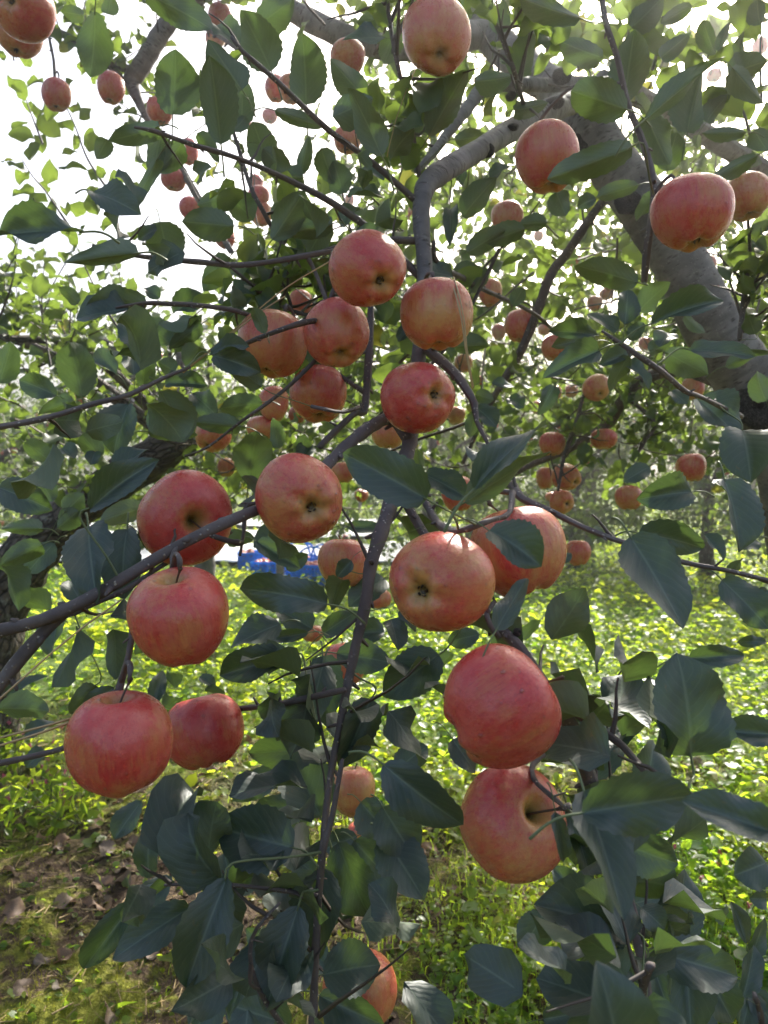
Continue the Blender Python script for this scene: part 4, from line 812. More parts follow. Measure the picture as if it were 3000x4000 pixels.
# ---------------------------------------------------------------- build the measured leaves
def settle(L):
    """a leaf seen over an apple lies before it, otherwise clear of it"""
    if L['given']: return
    for _ in range(2):
        for (u, v, r, d, R_) in APPS:
            ins = 0; cen = False
            for t in (.05, .28, .5, .72, .95):
                h = math.hypot(L['u0']*(1-t)+L['u1']*t-u, L['v0']*(1-t)+L['v1']*t-v)
                if h < r*.95: ins += 1; cen |= t == .5
            if not ins or r < 40: continue
            if cen or ins >= 3: L['d'] = min(L['d'], d-R_-.02) if d-R_-.02 > .3 else L['d']
            elif abs(L['d']-d) < R_*1.3: L['d'] = d+R_*.8
foliage = MB()
for L in FG: settle(L)
FG.sort(key=lambda L: -L['area'])
def build_leaf(L, k, own):
    rg = random.Random(k*13+1)
    d = L['d']; m = d/FPX; ax, ay = (L['u1']-L['u0'])*m, -(L['v1']-L['v0'])*m
    e = R(rg.uniform(8, 42)); ta = math.tan(e)
    az = (-ay*ta if L['side'] == 't' else ay*ta)+rg.uniform(-.012, .012); lim = .75*math.hypot(ax, ay); az = max(-lim, min(lim, az))
    A = Vector((ax, ay, az)); n0 = Vector((rg.uniform(-.22, .22), math.sin(e), math.cos(e))) if L['side'] == 't' else Vector((rg.uniform(-.22, .22), math.sin(e), -math.cos(e)))
    chord = A.length; An = A.normalized(); n = (n0-An*n0.dot(An)).normalized(); x = An.cross(n)
    perp = Vector((-ay, ax, 0)).normalized(); pw = abs(x.dot(perp)); want = L['wp']*m
    wid = min(want/max(pw, .35)*1.12, chord*1.02)
    nv = 23 if own else 15
    v, f, uv = leaf_grid(9 if own else 7, nv, rg.uniform(.10, .34), L['bend']*.9, L['wave']*1.15, .035, rg.uniform(-.8, .8), k, 1.0, rg.uniform(.38, .5))
    v = v.copy(); v[:, 0] *= wid/chord
    tip = v[len(v)-5 if own else len(v)-4]; a = math.atan2(tip[2], tip[1]); c, s = math.cos(-a), math.sin(-a)
    y = v[:, 1]*c-v[:, 2]*s; z = v[:, 1]*s+v[:, 2]*c; q = math.hypot(tip[1], tip[2]); v[:, 1] = y/q; v[:, 2] = z/q
    base = P((L['u0']), L['v0'], d)-FW*(0 if az <= 0 else 0)
    base = base+FW*(az*.5)       # the middle of the blade keeps the measured distance
    Xw, Yw, Zw = (np.array(cam2world(q_)) for q_ in (x, An, n))
    w = np.array(base)+(v[:, 0, None]*Xw+v[:, 1, None]*Yw+v[:, 2, None]*Zw)*chord
    pb = np.array(base); back = -Yw
    pr = pb+back*.016; dist = np.linalg.norm(SAMP-pr, axis=1)+np.maximum(0, (SAMP-pr)@Yw)*1.5; j = int(np.argmin(dist))
    if dist[j] < .085:
        e_ = SAMP[j]; pts = [pb+Yw*.004, pb+back*.012+Zw*.001, pb*.4+e_*.6+back*.004, e_]
    else:
        pts = [pb+Yw*.004, pb+back*.010, pb+back*.02+np.array([0, 0, -.003]), pb+back*.03+np.array([0, 0, -.010])]
    tk = chord*.0125
    if own:
        mb = MB(); mb.add(w, f, None, uv); o = mb.obj("leaf", M['leaf'], ROOT, loc=base)
        sm = MB(); tube(sm, pts, [tk*.9, tk, tk*1.05, tk*1.3], 6, .006); so = bpy.data.objects.new("stalk", sm.mesh("stalk", M['stalk'], True, np.array(base))); link(so, o)
    else:
        foliage.add(w, f, None, uv, 0); tube(foliage, pts, [tk*.9, tk, tk*1.05, tk*1.3], 5, .008, mi=1)
for k, L in enumerate(FG): build_leaf(L, k, k < 100)

# ---------------------------------------------------------------- the rest of its crown, leafy shoots round the limbs
rgc = np.random.default_rng(21)
acc = []
def shoot(path, gap=.026, Lr=(.05, .085), r=.0035, start=.05):
    n = len(path); tube(foliage, path, [r*(1-.65*i/(n-1)) for i in range(n)], 4, 9, smoothpath=False, mi=2, cap=False)
    acc.extend(shoot_leaves(path, rgc, gap, Lr, start))
for pts, d in [([(240, 420), (190, 345), (165, 280), (145, 235), (120, 190)], 1.9), ([(150, 490), (100, 415), (70, 380), (45, 340)], 2.0), ([(92, 310), (65, 240), (48, 190)], 2.1), ([(262, 520), (248, 455), (225, 400)], 1.8),
               ([(110, 790), (92, 693), (80, 620), (70, 560)], 2.3), ([(262, 720), (225, 660), (190, 590), (160, 520)], 1.7), ([(150, 720), (152, 640), (140, 560)], 2.4), ([(40, 700), (35, 620), (20, 560)], 2.6), ([(320, 760), (300, 690), (255, 640)], 1.9),
               ([(1590, 160), (1605, 70), (1618, -20)], 1.3), ([(1410, 150), (1428, 80), (1445, 0)], 1.4), ([(1380, 100), (1420, 50), (1470, -10)], 1.4), ([(1645, 220), (1642, 110), (1648, 0)], 1.5), ([(1350, 140), (1358, 70), (1362, -20)], 1.3),
               ([(1620, 290), (1600, 230), (1560, 190)], 1.3), ([(1250, 150), (1240, 70), (1250, -10)], 1.5), ([(1490, 270), (1500, 200), (1530, 120)], 1.2), ([(1180, 110), (1200, 60), (1190, -10)], 1.6), ([(30, 130), (20, 60), (25, 0)], 2.2), ([(150, 60), (180, 20), (190, -30)], 2.2)]:
    w3 = [np.array(Zp(u, v, d+.05*i)) for i, (u, v) in enumerate(pts)]; p, _ = catmull(w3, [1]*len(w3), .03); shoot(p, .028)
def room(p):
    u, v, d = proj(p)
    if d < .45: return False
    u *= 1659/3000; v *= 1659/3000
    inside = -60 < u < 1720 and -60 < v < 2260
    if not inside: return d > .8 and p[2] > 1.9
    if d < 1.15: return False
    if v > 1010 and d < 2.6: return False
    if v > 1080: return False
    if u > 1190 and 180 < v < 900 and d < 1.85: return rgc.random() < .06
    if 880 < u < 1300 and 60 < v < 460 and d < 1.95: return rgc.random() < .15
    if v < 330 and u > 520 and rgc.random() < .42: return False
    sky = u < 520 and v < 830 or u < 230 and v < 980
    if sky: return rgc.random() < (.07 if v < 500 else .12)
    return True
cnt = 0; tries = 0
while cnt < 640 and tries < 20000:
    tries += 1
    p = np.array([rgc.uniform(-1.4, 2.4), rgc.uniform(.9, 4.2), rgc.uniform(1.15, 3.2)])
    if not room(p): continue
    if math.sin(p[0]*3.3+1)+math.sin(p[1]*3.9)+math.sin(p[2]*4.7+2) > 1.25: continue
    c = p-np.array([.55, 2.1, 1.9]); path = random_shoot(p, unit(c)*.6+rgc.normal(0, .6, 3), rgc.uniform(.22, .5), rgc, .4)
    if not all(room(q) or rgc.random() < .2 for q in path[2:]): continue
    shoot(path); cnt += 1
cnt = 0
while cnt < 150 and tries < 40000:      # the dense middle of the crown, further from the viewer
    tries += 1
    p = np.array([rgc.uniform(-.2, 1.7), rgc.uniform(2.3, 4.5), rgc.uniform(1.35, 3.1)])
    if not room(p): continue
    shoot(random_shoot(p, rgc.normal(0, .7, 3)+[0, 0, .4], rgc.uniform(.22, .5), rgc, .4)); cnt += 1
# leaf spurs along the traced twigs behind the fruit
for key in ('tw1', 'tw2', 'tw5', 'D1', 'D5', 'D6', 'D7', 'D8', 'A1', 'A2', 'A3', 'L2', 'L3', 'top', 'C3', 'up'):
    o, p, r = BR[key]
    for i in range(2, len(p)-1, max(1, len(p)//9)):
        d = unit(rgc.normal(0, 1, 3)+[0, -.1, .5]); a = p[i]+d*r[i]; path = random_shoot(a, d, rgc.uniform(.05, .14), rgc, .3, 4); shoot(path, .014, (.045, .075), .003)
def spurs(key, i0, every, gap, Lr, lng):
    o, p, r = BR[key]
    for i in range(int(len(p)*i0), len(p)-1, every):
        d = unit(rgc.normal(0, 1, 3)+[0, .55, .25]); a = p[i]+d*r[i]; shoot(random_shoot(a, d, rgc.uniform(*lng), rgc, .3, 4), gap, Lr, .0022)
nbg = len(acc)
spurs('L1b', .28, 5, .015, (.05, .085), (.04, .11)); spurs('F3', .35, 6, .016, (.05, .08), (.03, .09)); spurs('F4', .3, 4, .014, (.05, .085), (.05, .12)); spurs('M', .5, 9, .016, (.05, .08), (.03, .08)); spurs('F1', .3, 10, .018, (.05, .08), (.03, .07))
spurs('G2', .1, 5, .018, (.05, .08), (.03, .06)); spurs('G3', .1, 4, .016, (.05, .08), (.03, .08)); spurs('C1', .1, 9, .018, (.045, .07), (.03, .07)); spurs('C2', .1, 9, .018, (.045, .07), (.03, .07)); spurs('C5', .3, 6, .016, (.05, .08), (.03, .07)); spurs('tw4', .1, 9, .018, (.045, .07), (.03, .06)); spurs('tw3', .1, 9, .018, (.045, .07), (.03, .06)); spurs('H2', .1, 3, .014, (.05, .08), (.03, .09))
pos, ax, nr, ln, org = (np.array([q[j] for q in acc]) for j in range(5))
# leaves do not grow between the viewer and the bare limbs or the hanging fruit
mid = pos+ax*ln[:, None]*.5; q = mid-np.array(CAMP); dd = q@np.array(FW); uu = 1500+q@np.array(RT)/dd*FPX; vv = 2000-q@np.array(UP)/dd*FPX
drop = np.zeros(len(pos), bool); lot = rgc.random(len(pos)); lpx = ln*.5/np.maximum(dd, .1)*FPX
for key, pr in (('trunk', .97), ('up', .8), ('top', .85), ('L1', .97), ('L2', .93), ('L3', .7), ('A1', .8), ('D1', .6), ('L1b', .55)):
    o, p, r = BR[key]
    for j in range(0, len(p), 2):
        u, v, d = proj(p[j]); drop |= (np.hypot(uu-u, vv-v) < r[j]/d*FPX+lpx*.75) & (dd < d) & (lot < pr)
for (u, v, r, d, R_) in APPS: drop |= (np.hypot(uu-u, vv-v) < r+lpx*.8) & (dd < d+.02) & (lot < .98)
near = np.arange(len(pos)) >= nbg
kn = near & ~drop; scatter(foliage, TPL, pos[kn], ax[kn], nr[kn], ln[kn], ln[kn]*rgc.uniform(.55, .75, int(kn.sum())), 0, seed=5)
kb = ~near & ~drop; pos, ax, nr, ln = pos[kb], ax[kb], nr[kb], ln[kb]
scatter(foliage, TPL, pos, ax, nr, ln, ln*rgc.uniform(.5, .72, len(ln)), 3, seed=4)
fo = foliage.obj("foliage", [M['leaf'], M['stalk'], M['twig'], M['leafbg']], ROOT); fo["kind"] = "stuff"

# ---------------------------------------------------------------- dry straws caught in the branches
def straw(pts, w, label, d2=None):
    mb = MB(); w3 = [Zp(u, v, d) for u, v, d in pts]; tube(mb, w3, [w]*len(w3), 5, .03, .1)
    o = mb.obj("straw", M['straw'], None, loc=w3[0]); tag(o, label, "straw", "dry straws caught in the branches")
straw([(974, 600, .86), (985, 640, .838), (997, 690, .835), (1005, 750, .84), (1015, 810, .85), (1021, 840, .86)], .0010, "left of the two straws draped over the pinkish yellow apple")
straw([(980, 598, .86), (992, 640, .838), (1002, 690, .835), (1008, 750, .842), (1016, 800, .852), (1023, 836, .86)], .0009, "right of the two straws draped over the pinkish yellow apple")
straw([(400, 800, .84), (520, 700, .83), (620, 620, .86), (715, 563, .92)], .0008, "upper straw slanting up to the topmost cluster apple")
straw([(395, 805, .84), (500, 722, .83), (560, 675, .85), (615, 640, .88)], .0009, "lower straw slanting up beside the orange pink cluster apple")
straw([(-40, 1545, .55), (60, 1456, .56), (160, 1370, .6), (262, 1296, .66)], .0008, "long straw rising past the gnarled trunk to the slanting branch")
straw([(-40, 1604, .56), (60, 1578, .57), (120, 1562, .58), (185, 1541, .6)], .0009, "upper of two straws pointing at the matt brick red apple")
straw([(-40, 1622, .55), (60, 1592, .56), (130, 1568, .58), (190, 1546, .6)], .0009, "lower of two straws pointing at the matt brick red apple")
straw([(832, 355, .98), (855, 260, .96), (880, 190, .97), (897, 150, 1.0)], .0008, "straw hanging below the tall pale pink oval apple")

# ---------------------------------------------------------------- other trees of the orchard
T1 = orchard_tree((-1.75, 3.25, 0), 2.05, 1.35, 31, 120, "gnarled dark barked apple tree standing on the bare soil patch", low=1.0, trunk_r=.115, limb_r=.22, bare=True, small=False, gap=.032,
    trunk_path=[(-1.78, 3.2, -.06), (-1.75, 3.22, .3), (-1.66, 3.2, .7), (-1.45, 3.2, 1.0), (-1.15, 3.2, 1.22), (-.85, 3.25, 1.42)], napples=8, apples_group="apples on the gnarled tree", apple_label="small red apple on the gnarled dark barked tree", topthin=.5)
T2 = orchard_tree((-1.25, 5.0, 0), 2.3, 1.4, 37, 150, "apple tree with a pale upright trunk behind the gnarled one", low=1.0, trunk_r=.07, small=True, lean=(.05, 0), material='limb', napples=10,
    apples_group="apples on the pale trunked tree", apple_label="small red apple on the tree with the pale upright trunk", topthin=.4)
SRC = [orchard_tree((5.0, 7.0, 0), 3.3, 2.1, 41, 430, "apple tree close behind the leaning silver trunk", low=.66, skirt=True, trunk_r=.08, napples=18, apples_group="apples on the tree behind the silver trunk", apple_label="small apple on the tree close behind the silver trunk"),
       orchard_tree((.55, 9.3, 0), 3.5, 1.7, 43, 330, "apple tree in the middle of the next row beyond the hanging trio", low=.58, skirt=True, leafL=(.07, .1), trunk_r=.08, napples=18, apples_group="apples on the middle tree of the next row", apple_label="far small apple on the middle tree of the next row"),
       orchard_tree((-4.9, 8.8, 0), 2.6, 1.5, 47, 300, "apple tree in the next row at the far left beyond the gnarled one", low=.58, skirt=True, leafL=(.07, .1), trunk_r=.08, napples=14, apples_group="apples on the left tree of the next row", apple_label="far small apple on the left tree of the next row")]
FAR = [((-2.9, 12.6), 1, 1.05), ((3.1, 11.2), 1, 1.0), ((5.6, 8.6), 2, 1.05), ((.6, 15.0), 2, 1.1), ((-6.6, 13.6), 0, 1.05), ((4.4, 15.6), 1, 1.1), ((8.0, 13.2), 0, 1.1), ((-4.0, 19.0), 1, 1.15), ((1.4, 20.5), 0, 1.15),
       ((6.6, 20.5), 2, 1.15), ((-9.5, 19.5), 2, 1.15), ((-.8, 26.0), 1, 1.2), ((4.6, 27.0), 0, 1.2), ((-6.6, 26.0), 0, 1.2), ((11.0, 22.0), 1, 1.2), ((-12.5, 27.0), 1, 1.2), ((2.5, 9.7), 1, 1.0), ((1.5, 12.8), 0, 1.05), ((3.9, 8.9), 1, .95)]
for i, ((x, y), s, sc) in enumerate(FAR):
    c = copy_tree(SRC[s], (x, y, 0), i*1.9, sc, "distant leafy apple tree blending into the rows at the back of the orchard"); c["group"] = "distant apple trees in the back rows"
    rgt = np.random.default_rng(300+i)
    if y < 21:
        for q in range(9):
            a = rgt.uniform(3.3, 6.1); rr = 1.5*sc*rgt.uniform(.75, 1.0)
            place_apple((x+math.cos(a)*rr, y+math.sin(a)*rr, rgt.uniform(.9, 2.5)), .042, (rgt.normal(0, .2), rgt.normal(0, .2), -1), SMALL[q % 4], "little red apple, a mere dot among the leaves of the orchard rows behind", "distant apples dotted through the orchard leaves", rgt.uniform(.5, .95), rgt.random(), False, False, spin=rgt.uniform(0, 6))

# ---------------------------------------------------------------- white sheets, post and crates in the clearing
def sheet(x0, x1, y0, y1, label, seed):
    nx, ny = 60, 16; rg = np.random.default_rng(seed); X, Y = np.meshgrid(np.linspace(x0, x1, nx), np.linspace(y0, y1, ny))
    Y = Y+.12*np.sin(X*1.7+seed); Z = .07+.02*np.sin(X*5+Y*3)+.015*np.sin(X*13-Y*9)+.01*rg.random(X.shape)
    v = np.stack([X, Y, Z], -1).reshape(-1, 3); ix = np.arange(nx*ny).reshape(ny, nx); f = np.stack([ix[:-1, :-1], ix[:-1, 1:], ix[1:, 1:], ix[1:, :-1]], -1).reshape(-1, 4)
    mb = MB(); mb.add(v, f); o = mb.obj("ground_sheet", M['sheet'], None, loc=(x0, y0, .03)); s = o.modifiers.new("thickness", 'SOLIDIFY'); s.thickness = .004
    tag(o, label, "sheet", "white sheets on the orchard floor")
sheet(-7.0, 1.2, 9.9, 12.4, "white reflective sheet spread on the grass just behind the blue crates", 1)
sheet(-8.0, 1.5, 16.6, 19.0, "white reflective sheet further back under the far trees", 2)
sheet(-7.5, -.2, 13.5, 15.3, "white reflective sheet between the other two", 3)
mb = MB(); pb = Zp(604, 1262, 7.6); tube(mb, [(pb.x, pb.y, -.1), (pb.x+.01, pb.y, .6), (pb.x-.01, pb.y, 1.3), (pb.x+.05, pb.y+.02, 2.0)], [.045, .043, .042, .038], 10, .1, .05)
o = mb.obj("wooden_post", M['post'], None, loc=(pb.x, pb.y, 0)); tag(o, "slim weathered wooden post standing before the blue crates", "post")
def crate(name, u, v, d, rz, label, handles, napp, alab):
    p = Zp(u, v, d); root = empty("plastic_crate", (p.x, p.y, .02)); root.rotation_euler = (0, 0, rz); tag(root, label, "crate", "blue plastic crates in the clearing")
    hx, hy, H = .26, .18, .21
    b = MB(); box(b, (0, 0, .01), (hx, hy, .008)); o = bpy.data.objects.new("base", b.mesh("base", M['blue'], False)); link(o, root)
    for sx, sy, ln in ((0, -1, hx), (0, 1, hx), (-1, 0, hy), (1, 0, hy)):
        m = MB(); n = int(ln*2/.045)
        for i in range(n+1):
            t = -ln+i*2*ln/n; c = (t, sy*hy, H/2) if sy else (sx*hx, t, H/2); box(m, c, (.007, .005, H/2-.004) if sy else (.005, .007, H/2-.004))
        for j in range(7):
            z = .02+j*(H-.04)/6; c = (0, sy*hy, z) if sy else (sx*hx, 0, z); box(m, c, (ln, .006, .008) if sy else (.006, ln, .008))
        o = bpy.data.objects.new("lattice_wall", m.mesh("lattice_wall", M['blue'], False)); link(o, root)
    m = MB(); tube(m, [(-hx, -hy, H), (hx, -hy, H), (hx, hy, H), (-hx, hy, H), (-hx, -hy, H)], [.012]*5, 6, 9, smoothpath=False); o = bpy.data.objects.new("rim", m.mesh("rim", M['blue'])); link(o, root)
    if handles:
        for sy in (-1, 1):
            m = MB(); tube(m, [(-.2, sy*hy, H), (-.14, sy*hy*.9, H+.16), (0, sy*hy*.85, H+.21), (.14, sy*hy*.9, H+.16), (.2, sy*hy, H)], [.011]*5, 6, .03); o = bpy.data.objects.new("handle", m.mesh("handle", M['blue'])); link(o, root)
    rg = np.random.default_rng(int(u))
    cs, sn = math.cos(rz), math.sin(rz); k = 0
    for ix in range(5):
        for iy in range(3):
            if k >= napp: break
            x = -hx+.06+ix*.1+rg.normal(0, .006); y = -hy+.06+iy*.115+rg.normal(0, .006)
            place_apple((p.x+x*cs-y*sn, p.y+x*sn+y*cs, .02+H-.02+rg.uniform(-.012, .02)), .042, rg.normal(0, 1, 3), SMALL[k % 4], alab, "picked apples in the blue crates", rg.uniform(.5, .9), rg.random(), False, False); k += 1
    # the layers below, out of sight, carry the ones on top
crate("c", 560, 1226, 9.6, .15, "darker blue lattice crate farthest left behind the leaves", False, 6, "picked apple lying in the farthest left blue crate")
crate("c", 598, 1240, 8.6, -.1, "sky blue lattice crate standing right behind the post", False, 9, "picked apple lying in the sky blue crate behind the post")
crate("c", 642, 1232, 9.0, .3, "sky blue crate with raised hoop handles beside the post", True, 12, "picked apple in the crate with hoop handles")
crate("c", 690, 1250, 8.3, -.35, "nearest sky blue crate with hoop handles partly behind the shaded orange apple", True, 12, "picked apple in the nearest hoop handled crate")

# ---------------------------------------------------------------- what grows and lies on the ground
rgg = np.random.default_rng(77)
def wnoise(x, y): return (np.sin(1.9*x+2.7*y+.5)+np.sin(3.3*x-2.1*y+2)+np.sin(5.1*x+4.3*y)*.6+np.sin(9.7*x-8.9*y+1)*.4)/3
def cover(x, y):
    """how densely weeds cover the ground: thin on the worn patch under the near tree"""
    bare = 1/(1+np.exp((y-2.75+.75*(x-.0)*1.3)*3.2))
    bare = np.maximum(bare, .8*np.exp(-((x-.55)/.28)**2-((y-2.55)/.42)**2))
    bare = np.maximum(bare, .6*np.exp(-((x-1.0)/.35)**2-((y-3.0)/.18)**2))
    bare = bare*(1-.95/(1+np.exp(-(x-.12)*14))/(1+np.exp((y-2.12)*12)))
    return np.clip(1.05-bare*1.1+.35*wnoise(x, y)+.30*wnoise(x*2.6+5, y*2.6+1)-.05, .06, 1)
def wedge(n, y0, y1, pw):
    t = rgg.random(n); y = (y0**pw+t*(y1**pw-y0**pw))**(1/pw); x = (rgg.random(n)*2-1)*(.62*y+.35); return x, y
def normals(n, s): return unit(np.stack([rgg.normal(0, s, n), rgg.normal(0, s, n), np.ones(n)], 1))
def axes(n, zs=.3):
    a = rgg.uniform(0, 6.283, n); return np.stack([np.cos(a), np.sin(a), rgg.normal(.05, zs, n)], 1)
gc = MB()
for n, y0, y1, pw, Lr, hz in ((34000, 1.35, 2.6, 1.6, (.012, .028), .06), (30000, 2.3, 5.6, 1.6, (.024, .050), .09), (5200, 1.5, 6, 1.6, (.035, .075), .12), (30000, 5.0, 13, 1.5, (.045, .085), .12), (15000, 12, 30, 1.6, (.07, .13), .12)):
    x, y = wedge(n, y0, y1, pw); keep = (rgg.random(n) < cover(x, y)*(1 if Lr[0] != .035 else .7)) & ~((x < 1.2) & (((y > 9.5) & (y < 12.4)) | ((y > 16.2) & (y < 19.)) | ((y > 13.1) & (y < 15.3) & (x < -.2)))); x, y = x[keep], y[keep]; n = len(x)
    h = hz*rgg.random(n)**1.3*np.clip(cover(x, y)+.15, .2, 1)*(1+.7*np.clip(wnoise(x*1.7, y*1.7), -.6, 1)); L = rgg.uniform(*Lr, n)
    scatter(gc, OV, np.stack([x, y, gh(x, y)+h+.004], 1), axes(n), normals(n, .45), L, L*rgg.uniform(.55, .9, n), seed=n)
o = gc.obj("ground_cover", M['clover'], None, loc=(0, 3, 0)); tag(o, "low weeds and clover carpeting the orchard floor", None, None, "stuff")
def blades(name, material, x, y, L, wd, lean, label, nz=3):
    n = len(x); a = rgg.uniform(0, 6.283, n); ln = rgg.uniform(*lean, n); base = np.stack([x, y, gh(x, y)-.003], 1)
    d = np.stack([np.cos(a), np.sin(a), np.zeros(n)], 1); s = np.stack([-np.sin(a), np.cos(a), np.zeros(n)], 1); tw = rgg.uniform(-1, 1, n)[:, None]; s = unit(s+d*tw)
    rows = []
    for t in np.linspace(0, 1, nz+1):
        c = base+np.array([0, 0, 1])*(L*t*(1-.35*ln*t))[:, None]+d*(L*ln*t*t)[:, None]; w = (wd*(1-t)**.7*.5+.0001)[:, None]; rows += [c-s*w, c+s*w]
    v = np.stack(rows, 1).reshape(-1, 3); k = 2*(nz+1)
    f = np.concatenate([np.stack([np.arange(n)*k+2*i, np.arange(n)*k+2*i+1, np.arange(n)*k+2*i+3, np.arange(n)*k+2*i+2], 1) for i in range(nz)])
    mb = MB(); mb.add(v, f); o = mb.obj(name, material, None, loc=(0, 3, 0)); tag(o, label, None, None, "stuff")
x, y = wedge(130000, 1.35, 8, 1.5)
dens = np.clip(.55*np.exp(-((x-.55)/.6)**2-((y-1.7)/.5)**2)*5+.10+.22*wnoise(x*1.3+3, y*1.3)*(x > .1), .015, 1)*np.clip(cover(x, y)+.1, 0, 1)
k = rgg.random(len(x)) < dens; x, y = x[k], y[k]
blades("grass", M['grass'], x, y, rgg.uniform(.035, .11, len(x)), rgg.uniform(.0018, .0036, len(x)), (.2, 1.0), "green grass blades between the weeds")
x, y = wedge(170000, 1.3, 4.5, 1.5); k = rgg.random(len(x)) < np.clip(.30+.9*wnoise(x*2.3+1, y*2.3+4), 0, 1)*np.clip(1.15-cover(x, y), 0, 1); x, y = x[k], y[k]
blades("moss", M['moss'], x, y, rgg.uniform(.006, .028, len(x)), rgg.uniform(.0012, .0024, len(x)), (.3, 1.2), "yellow green moss and seedlings on the bare soil", 2)
# dead leaves
DL = []
for i in range(6):
    v, f, uv = leaf_grid(9, 15, [.25, -.2, .1, .35, -.3, .15][i], [.8, -1.0, .4, 1.3, -.5, .6][i], .16, .05, [.8, -1.2, .4, -.6, 1.4, 0][i], 60+i)
    v = v.copy(); v[:, 0] *= .72; v -= v.mean(0); DL.append(npmesh("dead_leaf", v, f, M['dead'], uv))
x, y = wedge(1400, 1.4, 3.4, 1.4); k = (rgg.random(1400) < np.clip(1.1-cover(x, y)*1.25, 0, 1)); x, y = x[k][:220], y[k][:220]
for i in range(len(x)):
    o = bpy.data.objects.new("dead_leaf", DL[i % 6]); link(o); s = rgg.uniform(.035, .085); o.scale = (s,)*3; o.location = (x[i], y[i], float(gh(x[i], y[i]))+s*.05+.002)
    o.rotation_euler = (rgg.normal(0, .25), rgg.normal(0, .25), rgg.uniform(0, 6.28)); tag(o, "curled brown dead leaf lying on the mossy soil", "dead leaf", "fallen leaves on the bare soil")
# crumbs of soil, bits of straw and twig between the moss
x, y = wedge(30000, 1.3, 4.0, 1.5); k = rgg.random(len(x)) < np.clip(1.2-cover(x, y)*1.3, 0, 1)*np.clip(.35-.8*wnoise(x*2.3+1, y*2.3+4), .03, 1); x, y = x[k], y[k]; n = len(x)
oc = np.array([[1, 0, 0], [-1, 0, 0], [0, 1, 0], [0, -1, 0], [0, 0, .7], [0, 0, -.7]]); of = np.array([[0, 2, 4], [2, 1, 4], [1, 3, 4], [3, 0, 4], [2, 0, 5], [1, 2, 5], [3, 1, 5], [0, 3, 5]])
sz = .002+.011*rgg.random(n)**3; v = np.stack([x, y, gh(x, y)+sz*.2], 1)[:, None, :]+oc[None]*(sz[:, None, None]*rgg.uniform(.5, 1.3, (n, 6, 1)))+rgg.normal(0, .2, (n, 6, 3))*sz[:, None, None]
mb = MB(); mb.add(v.reshape(-1, 3), None, (of[None]+(np.arange(n)*6)[:, None, None]).reshape(-1, 3)); o = mb.obj("soil_crumbs", M['ground'], None, loc=(0, 3, 0), smooth=False); tag(o, "loose crumbs of dark soil on the bare patch", None, None, "stuff")
x, y = wedge(6000, 1.3, 4.2, 1.5); k = rgg.random(len(x)) < np.clip(1.15-cover(x, y)*1.1, .05, 1); x, y = x[k], y[k]; n = len(x); a = rgg.uniform(0, 6.28, n); L = rgg.uniform(.01, .06, n); w = rgg.uniform(.0007, .002, n)
d = np.stack([np.cos(a), np.sin(a), rgg.normal(0, .25, n)], 1); s_ = np.stack([-np.sin(a), np.cos(a), np.zeros(n)], 1); c = np.stack([x, y, gh(x, y)+.006], 1); up_ = np.array([0, 0, 1.])
v = np.stack([c-d*L[:, None]/2-s_*w[:, None], c-d*L[:, None]/2+s_*w[:, None], c+d*L[:, None]/2+s_*w[:, None], c+d*L[:, None]/2-s_*w[:, None], c-d*L[:, None]/2+up_*w[:, None]*1.6, c+d*L[:, None]/2+up_*w[:, None]*1.6], 1)
f = (np.array([[0, 1, 2, 3], [0, 3, 5, 4], [1, 4, 5, 2]])[None]+(np.arange(n)*6)[:, None, None]).reshape(-1, 4)
mb = MB(); mb.add(v.reshape(-1, 3), f); o = mb.obj("litter", M['straw'], None, loc=(0, 3, 0), smooth=False); tag(o, "dry bits of straw and twig strewn over the soil", None, None, "stuff")
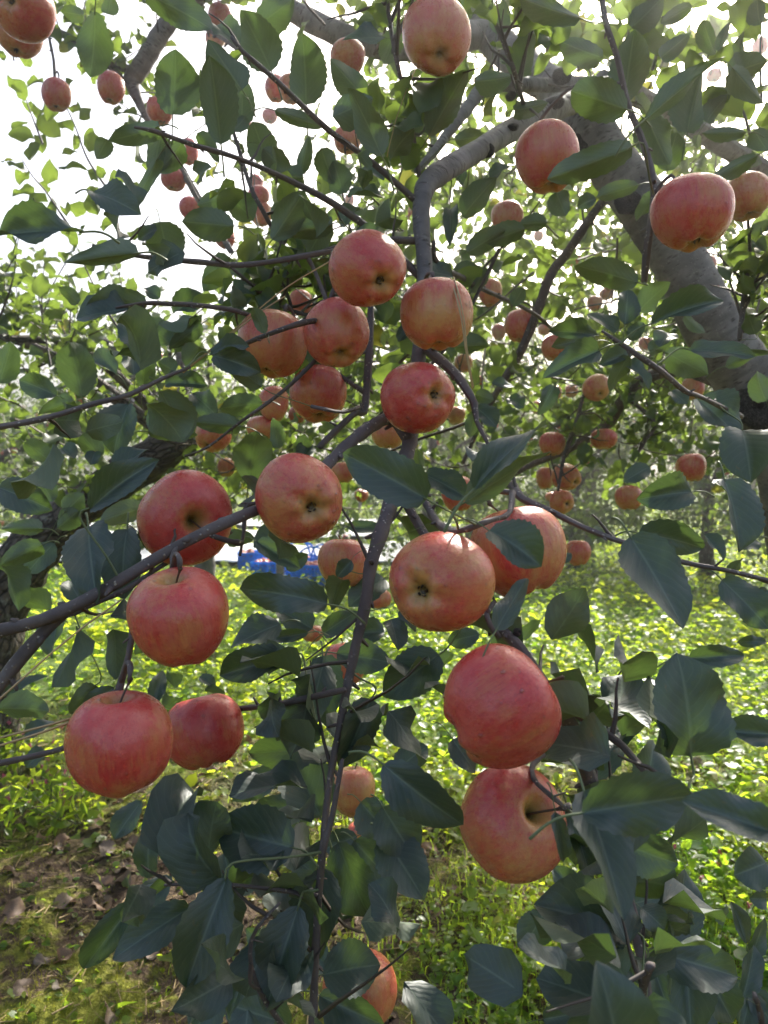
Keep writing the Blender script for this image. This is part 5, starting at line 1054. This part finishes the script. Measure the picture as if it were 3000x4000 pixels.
# pink flowering weeds by the gnarled trunk and in the grass corner
def knotweed(x, y, h, seed, label):
    rg = np.random.default_rng(seed); z = float(gh(x, y)); root = empty("flowering_weed", (x, y, z)); tag(root, label, "weed", "pink flowering weeds")
    sm, lm = MB(), MB(); acc_ = []
    for s in range(7):
        p = random_shoot((x+rg.normal(0, .03), y+rg.normal(0, .03), z-.01), (rg.normal(0, .5), rg.normal(0, .5), 1), h*rg.uniform(.6, 1.1), rg, .3, 5)
        tube(sm, p, [.0022, .002, .0018, .0015, .0012, .001], 4, 9, smoothpath=False, cap=False); acc_ += shoot_leaves(p, rg, .025, (.035, .07), .1)
        if s < 4:
            fm = MB()
            for q in range(10):
                c = p[-1]+np.array([rg.normal(0, .003), rg.normal(0, .003), q*.0014]); v, f3 = np.array([[1, 0, 0], [-1, 0, 0], [0, 1, 0], [0, -1, 0], [0, 0, 1.3], [0, 0, -1.3]])*.0028+c, [[0, 2, 4], [2, 1, 4], [1, 3, 4], [3, 0, 4], [2, 0, 5], [1, 2, 5], [3, 1, 5], [0, 3, 5]]
                fm.add(v, None, f3)
            fm.obj("flower_spike", M['flower'], root)
    ps, ax_, nr_, ln_ = (np.array([q[j] for q in acc_]) for j in range(4)); scatter(lm, TPL_S, ps, ax_, nr_, ln_, ln_*.4, seed=seed)
    sm.obj("stem", M['stalk'], root); lm.obj("leaves", M['clover'], root)
for i in range(16):
    knotweed(-1.55+rgg.uniform(-.45, .55), 2.75+rgg.uniform(-.35, .35), rgg.uniform(.16, .32), i, "weed with small pink flower spikes below the matt brick red apple near the gnarled trunk")
for i in range(4):
    knotweed(1.15+rgg.uniform(-.2, .25), 1.95+rgg.uniform(-.2, .3), rgg.uniform(.12, .2), 40+i, "weed with small pink flower spikes in the grass behind the lower right leaves")

# ---------------------------------------------------------------- thin mist volume, added to imitate the lens glare around the sun
mb = MB(); box(mb, (0, 66, 5.0), (70, 78, 6.2)); hz = mb.obj("glare_haze", [], None, loc=(0, 66, 5), smooth=False)
m, t = mat("glare_mist"); k = N(t); pv = k.new("ShaderNodeVolumePrincipled"); pv.inputs["Color"].default_value = (.96, .97, 1, 1); pv.inputs["Density"].default_value = .016; pv.inputs["Anisotropy"].default_value = .89
k.L(pv.outputs[0], k.new("ShaderNodeOutputMaterial").inputs[1]); hz.data.materials.append(m); tag(hz, "added thin mist standing in for the lens glare towards the sun", None, None, "stuff")
